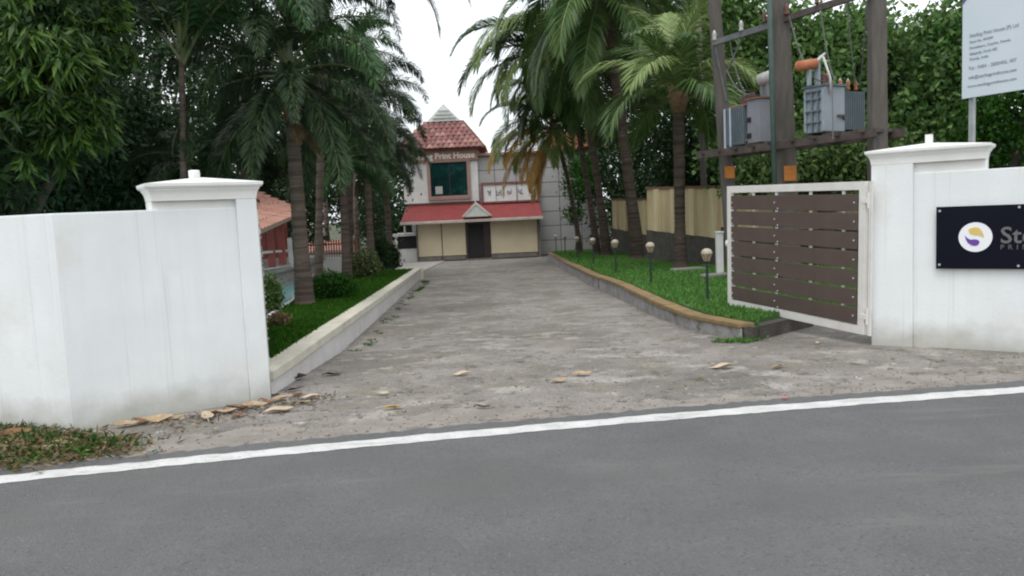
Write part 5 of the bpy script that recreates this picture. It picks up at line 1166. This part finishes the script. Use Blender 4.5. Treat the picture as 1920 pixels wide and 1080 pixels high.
for (px, py, l_, an, mm, lb, cu) in FL: fallen(px, py, l_, an, MT[mm], lb, cu)
# crumbs of litter on the verge and drive: nobody could count them
k = 2600; q = RNG.random((k, 2)); x = -5.5 + 12 * q[:, 0]; yl = np.array([linecurve(v) for v in x]) + 0.33; y = yl + (q[:, 1] ** 2.2) * 9
keep = (x > np.array([drive_left(v) for v in y]) + .05) | (y < np.array([LA.y + (v - LA.x) * (ld.y / ld.x) for v in x]) - .05)
keep &= (x < 2.4) | (y < 8.6); keep &= ~((x < -2.3) & (y > 8.0))
x = x[keep]; y = y[keep]; cen = np.column_stack([x, y, Gv(y) + 0.006]); d = RNG.normal(size=cen.shape); d[:, 2] = np.abs(d[:, 2]) * .15
V, F = leaf_cards(cen, 0.026, 0.012, dirs=d)
tag(stuff(link('leaf_litter', np_mesh('leaf_litter', V, F, [MT['litter']]))), 'crumbs of dry leaf scattered over the drive mouth', 'leaf litter')
k = 260; ang_ = RNG.random(k); cen = np.array([tuple(GP(300 + 330 * a_ + random.gauss(0, 12), 792 - 55 * a_ + abs(random.gauss(0, 9)))) for a_ in ang_]); cen[:, 2] += .006; d = RNG.normal(size=cen.shape); d[:, 2] = np.abs(d[:, 2]) * .2
V, F = leaf_cards(cen, 0.06, 0.026, dirs=d)
tag(stuff(link('leaf_litter', np_mesh('leaf_litter', V, F, [MT['litter']]))), 'drift of small broken leaves along the left wall and pillar foot', 'leaf litter')
# a few pebbles
b = MB()
for i in range(260):
    px = random.uniform(250, 1900); py = random.uniform(0, 1) ; x = random.uniform(-4.5, 6); y = linecurve(x) + .34 + random.random() ** 2 * 1.6
    if x < -2.6 and y > 7.0: continue
    if x > 4 and y > 8.2: continue
    r = random.uniform(.006, .018); b.box((x, y, r * .4 - .006), (r * 2, r * 1.6, r), 0, Matrix.Rotation(random.random() * 3, 3, 'Z'))
tag(stuff(b.obj('pebbles', MT['stone'], bevel=0.003)), 'small pebbles along the broken asphalt edge', 'pebbles')
for px, py, sx, lb in ((1290, 508, .5, 'flat pale stone lying in the right lawn behind the slim palm'), (1345, 520, .42, 'flat pale stone near the gate leaf in the right lawn')):
    g = GPR(px, py, LZ); b = MB(); b.box((0, 0, .03), (sx * 1.6, .35, .1), 0, Matrix.Rotation(.2, 3, 'Z')); o = b.obj('garden_stone', MT['stone'], bevel=0.03); o.location = g; tag(o, lb, 'stone')

# ================================================================== PALMS
coco = [(e, frond_mesh('frond', 4.4, R(e), R(bd), 92, 1.0, 0.058, [MT['rachis'], MT[mm]], 'coco', i, tw * 0 + 0.62, twist=tw))
        for i, (e, bd, mm, tw) in enumerate(((80, 95, 'coco', .3), (65, 115, 'coco_light', -.3), (48, 115, 'coco', .4), (30, 110, 'coco', -.2), (12, 100, 'coco_light', .3), (-8, 85, 'coco', -.3), (-30, 60, 'coco', .2), (-55, 32, 'coco', 0)))]
cdry = [(e, frond_mesh('dry_frond', 4.0, R(e), R(bd), 76, 0.8, 0.05, [MT['rachis_dry'], MT['coco_dry']], 'coco', 40 + i, 1.1, twist=0.2)) for i, (e, bd) in enumerate(((5, 90), (-25, 65), (-60, 28)))]
young = [(e, frond_mesh('frond', 2.9, R(e), R(bd), 60, 0.85, 0.055, [MT['rachis'], MT[mm]], 'coco', 60 + i, 0.5, twist=tw)) for i, (e, bd, mm, tw) in enumerate(((85, 60, 'coco_light', .2), (68, 90, 'coco', .3), (50, 110, 'coco_light', -.3), (20, 100, 'coco', .2), (-15, 75, 'coco', 0), (-50, 35, 'coco', 0)))]
fox = [(e, frond_mesh('frond', 2.3, R(e), R(bd), 96, 0.34, 0.026, [MT['rachis'], MT[mm]], 'fox', 80 + i, 0.75, start=0.16, twist=tw)) for i, (e, bd, mm, tw) in enumerate(((80, 120, 'fox', .3), (62, 140, 'fox_light', -.4), (44, 130, 'fox', .5), (22, 112, 'fox', -.4), (0, 88, 'fox', .3), (-28, 60, 'fox', -.2), (70, 150, 'fox', .2), (34, 125, 'fox_light', -.5)))]
foxl = [(e, frond_mesh('frond', 2.0, R(e), R(bd), 84, 0.34, 0.026, [MT['rachis'], MT['fox_light']], 'fox', 95 + i, 0.6, start=0.16)) for i, (e, bd) in enumerate(((70, 110), (40, 120), (10, 90)))]

def elev(hi, lo): return lambda s: hi + (lo - hi) * s
CT = MT['coco_trunk']; CG = 'coconut palms in the right lawn'
def cpalm(label, bpx, bpy, tpx, tpy, d, prof, nf, hi, lo, var=None, L=1.0, **kw):
    base = GP(bpx, bpy, LZ) if d is None else ground_at(P(bpx, bpy, d).x, d, LZ)
    base.z -= .05
    top = P(tpx, tpy, base.y)
    t, rel = palm('coconut_palm', label, base, top, var or coco, nf, prof, CT, elev(hi, lo), CG, scale=L, **kw)
    b = MB(); b.lathe(rel, [(prof[2] * 1.1, -0.5), (prof[2] * 1.7, -0.15), (prof[2] * 1.4, 0.15), (0.04, 0.5)], 10); b.obj('crown_fibre', MT['fibre'], t, smooth=True)
    return t, rel
t, rel = cpalm('slim coconut palm on the right, fibrous crown and upright fronds, beside the yellow wall', 1276, 503, 1272, 175, None, (0.20, 0.14, 0.15), 20, 88, 8, young, 1.0, az0=.4)
t, rel = cpalm('thick leaning coconut palm behind the third lamp', 1196, 487, 1128, -40, None, (0.27, 0.18, 0.15), 26, 80, -45, None, 1.0, az0=1.0)
t, rel = cpalm('coconut palm with twin-looking trunk in the middle of the cluster', 1138, 480, 1075, 40, None, (0.22, 0.14, 0.12), 24, 80, -45, None, 1.1, az0=2.2)
t, rel = cpalm('dark slender coconut palm behind the fourth lamp', 1120, 474, 1060, 110, 33, (0.17, 0.11, 0.10), 18, 75, -40, None, 1.0, az0=.1)
for az, e, sc in ((176, 30, 1.2), (190, 12, 1.15), (205, 30, 1.2), (184, 48, 1.25), (222, 12, 1.1)):
    v = min(coco, key=lambda q: abs(q[0] - e)); link('frond', v[1], t, loc=rel, rot=Euler((random.uniform(-.2, .2), 0, R(az))), scale=(sc,) * 3)
t, rel = cpalm('curved thin coconut palm nearest the building with orange dry fronds', 1087, 468, 1036, 235, 36.5, (0.16, 0.10, 0.09), 20, 80, 8, None, .9, az0=2.9, lean=0.12)
for i, (az, e) in enumerate(((200, 5), (212, -25), (190, -25), (225, -60), (186, 5), (222, 5), (240, -25), (208, -60))):
    v = min(cdry, key=lambda q: abs(q[0] - e)); link('dry_frond', v[1], t, loc=rel + Vector((0, 0, -.15)), rot=Euler((random.uniform(-.2, .2), 0, R(az))), scale=(random.uniform(.78, 1.0),) * 3)
# palms on the left
FT = MT['fox_trunk']; FG = 'foxtail palms along the pool'
def fpalm(label, bpx, bpy, tpx, tpy, d, prof, nf, hi, lo, var=None, L=1.0, **kw):
    base = GP(bpx, bpy, LZ) if d is None else ground_at(P(bpx, bpy, d).x, d, LZ if bpy < 620 else 0)
    base.z -= .05
    top = P(tpx, tpy, base.y)
    t, rel = palm('foxtail_palm', label, base, top, var or fox, nf, prof, FT, elev(hi, lo), FG, scale=L, rings=0.085, **kw)
    b = MB(); b.lathe(rel, [(prof[2] * 1.0, -0.02), (prof[2] * 1.15, 0.05), (prof[2] * .8, 0.45), (prof[2] * .45, .7), (.02, .9)], 10); b.obj('crown_shaft', MT['shaft'], t, smooth=True)
    return t, rel
t, rel = fpalm('big ringed foxtail palm trunk rising from the left lawn edge', 572, 572, 540, 125, None, (0.19, 0.135, 0.11), 26, 85, -40, None, 1.1, az0=.5)
foxdry = frond_mesh('flower_stalk', 1.0, R(-5), R(70), 50, 0.22, 0.02, [MT['rachis_dry'], MT['leaf_dry']], 'fox', 120, 0.8, start=.25)
for i in range(7): link('flower_stalk', foxdry, t, loc=rel + Vector((0, 0, -.35 - .12 * i)), rot=Euler((0, 0, i * 2.2 + .4)), scale=(random.uniform(.7, 1.1),) * 3)
fpalm('second foxtail palm with green upper trunk, left of the variegated bush', 650, 500, 640, 290, 22.5, (0.17, 0.12, 0.10), 20, 80, -30, foxl, .95, az0=1.4)
fpalm('pale trunked foxtail palm behind the variegated bush', 697, 500, 682, 175, 26.5, (0.15, 0.11, 0.10), 26, 80, -60, None, 1.25, az0=2.0)
fpalm('farthest foxtail palm of the left row beside the dark bush', 733, 500, 720, 275, 30, (0.15, 0.11, 0.10), 20, 80, -50, None, .95, az0=.2)
fpalm('light green tall palm crown standing behind the left row', 655, 490, 662, 95, 27.5, (0.14, 0.10, 0.09), 18, 80, -25, foxl, 1.15, az0=.9)
fpalm('thin stemmed palm behind the left pillar with long upright stalks', 352, 640, 341, 95, 13.5, (0.09, 0.055, 0.05), 11, 88, 55, None, 1.4, az0=.9)
fpalm('low dark palm under the thin stemmed palm behind the left wall', 330, 640, 352, 290, 14.5, (0.10, 0.07, 0.06), 12, 60, -30, None, .7, az0=.1)
fpalm('dark palm in the gap between pillar and big ringed trunk', 470, 560, 455, 235, 24.5, (0.13, 0.10, 0.09), 16, 70, -45, None, .95, az0=.6)
# fronds of a roadside palm hanging into the top of the frame
t, rel = palm('foxtail_palm', 'overhanging palm fronds at the top of the picture over the sky gap', ground_at(P(760, 0, 17).x - .9, 17, LZ), P(715, -95, 17), fox, 22, (0.15, 0.11, 0.1), FT, elev(70, -55), FG, scale=1.15, az0=1.1) if False else (None, None)
t, rel = fpalm('tall foxtail palm whose drooping fronds fill the top edge left of the sky gap', 598, 545, 612, -110, 18.5, (0.12, 0.08, 0.08), 18, 70, -45, None, 1.05, az0=1.9)
for az, e, sc in ((-18, 12, .95), (8, -8, .8), (-40, 30, .9)):
    v = min(coco, key=lambda q: abs(q[0] - e)); link('frond', v[1], t, loc=rel, rot=Euler((0, 0, R(az))), scale=(sc,) * 3)

# ================================================================== BROADLEAF TREES
def lb(px, py, d, rpx, ry=None, rz=None):
    r = rpx * d / FPX; return (tuple(P(px, py, d)), (r, (ry or r), (rz if rz else r)))
# near mango tree, far left: inner crown coloured dark for its shade + sprays of long drooping leaves as parts
mbase = ground_at(-7.4, 11.5, 0)
ml = [lb(60, 120, 11.2, 130), lb(-60, 260, 11, 150), lb(120, 210, 11.5, 100), lb(-150, 60, 11.5, 200), lb(60, -60, 12, 170), lb(40, 180, 13.5, 190), lb(-120, 400, 11, 130), lb(180, 60, 12.2, 80)]
mango = tree('mango_tree', 'large mango tree with long drooping leaves behind the left wall', 'tree', mbase, ml, 1500, 16, 0.16, 0.18, 0.05, MT['leaf_dark'], 0.22, 0.7, shell=0.2)
def spray(seed):
    rg = np.random.default_rng(seed); n = 26; cen = rg.normal(size=(n, 3)) * np.array([.03, .03, .05]); d = rg.normal(size=(n, 3)) * np.array([.7, .7, .35]); d[:, 2] -= .75
    V, F = leaf_cards(cen, 0.30, 0.052, dirs=d, rng=rg); return np_mesh('leaf_spray', V, F, [MT['leaf_mango']])
sp = [spray(i) for i in range(6)]
k = 0
while k < 298:
    i = random.choice([0, 0, 1, 2, 2, 4, 5, 7, 3]); c, r = ml[i]; d = Vector((random.gauss(0.3, .8), random.gauss(-.9, .6), random.gauss(0, .8))).normalized()
    p = Vector(c) + Vector((d.x * r[0], d.y * r[1], d.z * r[2])) * random.uniform(.8, 1.02)
    link('leaf_spray', random.choice(sp), mango, loc=p - mbase, rot=(random.uniform(-.2, .2), random.uniform(-.2, .2), random.random() * 6.28), scale=(random.uniform(.8, 1.15),) * 3); k += 1

TG = 'dark trees behind the left wall'
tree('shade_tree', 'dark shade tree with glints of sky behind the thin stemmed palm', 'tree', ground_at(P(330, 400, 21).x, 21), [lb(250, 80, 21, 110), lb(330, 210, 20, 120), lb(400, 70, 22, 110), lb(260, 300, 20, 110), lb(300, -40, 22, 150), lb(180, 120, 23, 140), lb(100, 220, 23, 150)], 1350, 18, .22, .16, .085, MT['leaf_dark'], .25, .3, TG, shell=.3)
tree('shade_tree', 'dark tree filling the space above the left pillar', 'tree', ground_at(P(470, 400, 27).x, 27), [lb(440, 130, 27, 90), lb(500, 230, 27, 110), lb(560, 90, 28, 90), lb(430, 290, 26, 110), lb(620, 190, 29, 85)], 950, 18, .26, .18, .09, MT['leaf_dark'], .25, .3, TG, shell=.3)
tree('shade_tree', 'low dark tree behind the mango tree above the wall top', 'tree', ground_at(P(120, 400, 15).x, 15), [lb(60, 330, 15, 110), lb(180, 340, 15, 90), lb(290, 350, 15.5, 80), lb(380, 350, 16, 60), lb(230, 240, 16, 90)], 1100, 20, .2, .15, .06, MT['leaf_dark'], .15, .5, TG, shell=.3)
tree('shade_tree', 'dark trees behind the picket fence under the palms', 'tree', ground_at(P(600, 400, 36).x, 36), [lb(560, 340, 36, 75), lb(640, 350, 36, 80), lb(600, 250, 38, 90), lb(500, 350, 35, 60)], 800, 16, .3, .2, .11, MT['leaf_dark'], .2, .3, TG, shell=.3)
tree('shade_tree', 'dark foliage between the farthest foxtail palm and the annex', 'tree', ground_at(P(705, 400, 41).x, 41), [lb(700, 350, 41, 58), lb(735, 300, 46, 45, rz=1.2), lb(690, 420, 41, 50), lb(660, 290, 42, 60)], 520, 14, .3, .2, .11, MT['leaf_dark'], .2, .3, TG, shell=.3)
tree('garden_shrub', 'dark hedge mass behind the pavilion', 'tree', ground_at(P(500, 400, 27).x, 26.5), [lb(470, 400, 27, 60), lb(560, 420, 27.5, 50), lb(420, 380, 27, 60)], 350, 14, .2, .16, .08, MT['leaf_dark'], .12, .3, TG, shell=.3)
# right of the building and behind the palms
BG = 'dark trees behind the coconut palms'
tree('shade_tree', 'green bush growing up the grey wall right of the building', 'tree', ground_at(P(1080, 400, 42).x, 42.6), [lb(1085, 350, 42.5, 28), lb(1090, 310, 42.5, 22), lb(1078, 400, 42.5, 18)], 220, 12, .16, .16, .09, MT['leaf_hedge'], .1, .3, None, shell=.3)
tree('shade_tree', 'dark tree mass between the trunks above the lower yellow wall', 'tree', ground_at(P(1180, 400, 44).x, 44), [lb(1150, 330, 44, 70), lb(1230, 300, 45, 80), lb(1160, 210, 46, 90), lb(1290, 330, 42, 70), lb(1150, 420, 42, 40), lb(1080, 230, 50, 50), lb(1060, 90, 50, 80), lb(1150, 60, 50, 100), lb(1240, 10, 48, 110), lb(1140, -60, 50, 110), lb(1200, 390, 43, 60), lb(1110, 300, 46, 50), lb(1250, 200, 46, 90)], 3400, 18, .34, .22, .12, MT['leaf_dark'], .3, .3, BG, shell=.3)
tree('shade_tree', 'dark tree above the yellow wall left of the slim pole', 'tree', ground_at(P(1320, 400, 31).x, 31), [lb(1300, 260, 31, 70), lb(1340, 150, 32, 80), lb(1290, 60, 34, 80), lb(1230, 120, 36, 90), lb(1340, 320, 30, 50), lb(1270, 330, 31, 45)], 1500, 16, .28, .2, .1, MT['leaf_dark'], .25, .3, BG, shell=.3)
HG = 'green trees on the slope behind the right wall'
hill = [('pale leafy tree behind the left transformer', 26, [(1400, 70, 75), (1440, 190, 70), (1380, 270, 60), (1350, 20, 60), (1460, 290, 60)], 'leaf_mid'),
        ('leafy tree between the middle and right poles', 25, [(1540, 150, 85), (1590, 90, 75), (1500, 60, 60), (1560, 260, 80)], 'leaf_mid'),
        ('creeper covered bush just above the gate leaf', 19, [(1545, 305, 55), (1600, 300, 50), (1500, 320, 40), (1640, 300, 50), (1430, 320, 45)], 'leaf_lime'),
        ('tall tree right of the thick pole', 27, [(1690, 200, 80), (1640, 90, 75), (1700, 110, 45), (1740, 290, 80)], 'leaf_mid'),
        ('bright green tree left of the billboard', 24, [(1790, 130, 75), (1770, 230, 90), (1790, 40, 55), (1850, 300, 80)], 'leaf_mid'),
        ('dark tree beneath and beyond the billboard', 20, [(1880, 250, 80), (1960, 160, 140), (1830, 300, 60), (1980, 20, 160)], 'leaf_hedge')]
for lab, d, ls, mm in hill:
    cx = ls[0][0]; near = d < 21
    tree('slope_tree', lab, 'tree', ground_at(P(cx, 300, d).x, d), [lb(x, y, d + random.uniform(-1, 1.5), r) for x, y, r in ls], 780, 15, .26, .16 if near else .25, .09 if near else .13, MT[mm], .2, .3, HG, shell=.3)
# a far tree line closing the view behind everything
for i, (x, y, r) in enumerate(((-34, 62, 6), (-22, 66, 6), (-9, 70, 4.0), (14, 68, 5.5), (26, 62, 7), (38, 50, 8), (44, 36, 8), (-36, 44, 7), (-34, 28, 7))):
    c = ground_at(x, y, r * .9)
    labs = ['far tree line at the left edge', 'far tree behind the dark left trees', 'far low tree behind the tower roof', 'far tree behind the coconut palms', 'far tree behind the transformer station', 'far tree behind the slope trees', 'far tree right of the billboard', 'far tree behind the mango tree', 'far tree behind the left wall section']
    tree('far_tree', labs[i], 'tree', ground_at(x, y), [(tuple(c), (r, r, r * .85)), (tuple(c + Vector((r * .5, 0, -r * .3))), (r * .7, r * .7, r * .6)), (tuple(c - Vector((r * .5, 0, r * .3))), (r * .7,) * 3)], 260, 14, .6, .5, .3, MT['leaf_dark'], .3, .3, 'far tree line', shell=.4)
# thin background palm stems
for px, d, lab in ((612, 34, 'thin grey trunk behind the picket fence'), (668, 33, 'slim pale trunk between the palms'), (1325, 27, 'thin dark stem beside the grey pipe pole')):
    p = ground_at(P(px, 430, d).x, d); b = MB(); tp = P(px - 8, 280, d); b.tube([(0, 0, -.1), ((tp - p) * .5), tp - p], [.12, .10, .08], 8); o = b.obj('tree_stem', MT['fox_trunk'], smooth=True); o.location = p; tag(o, lab, 'tree')
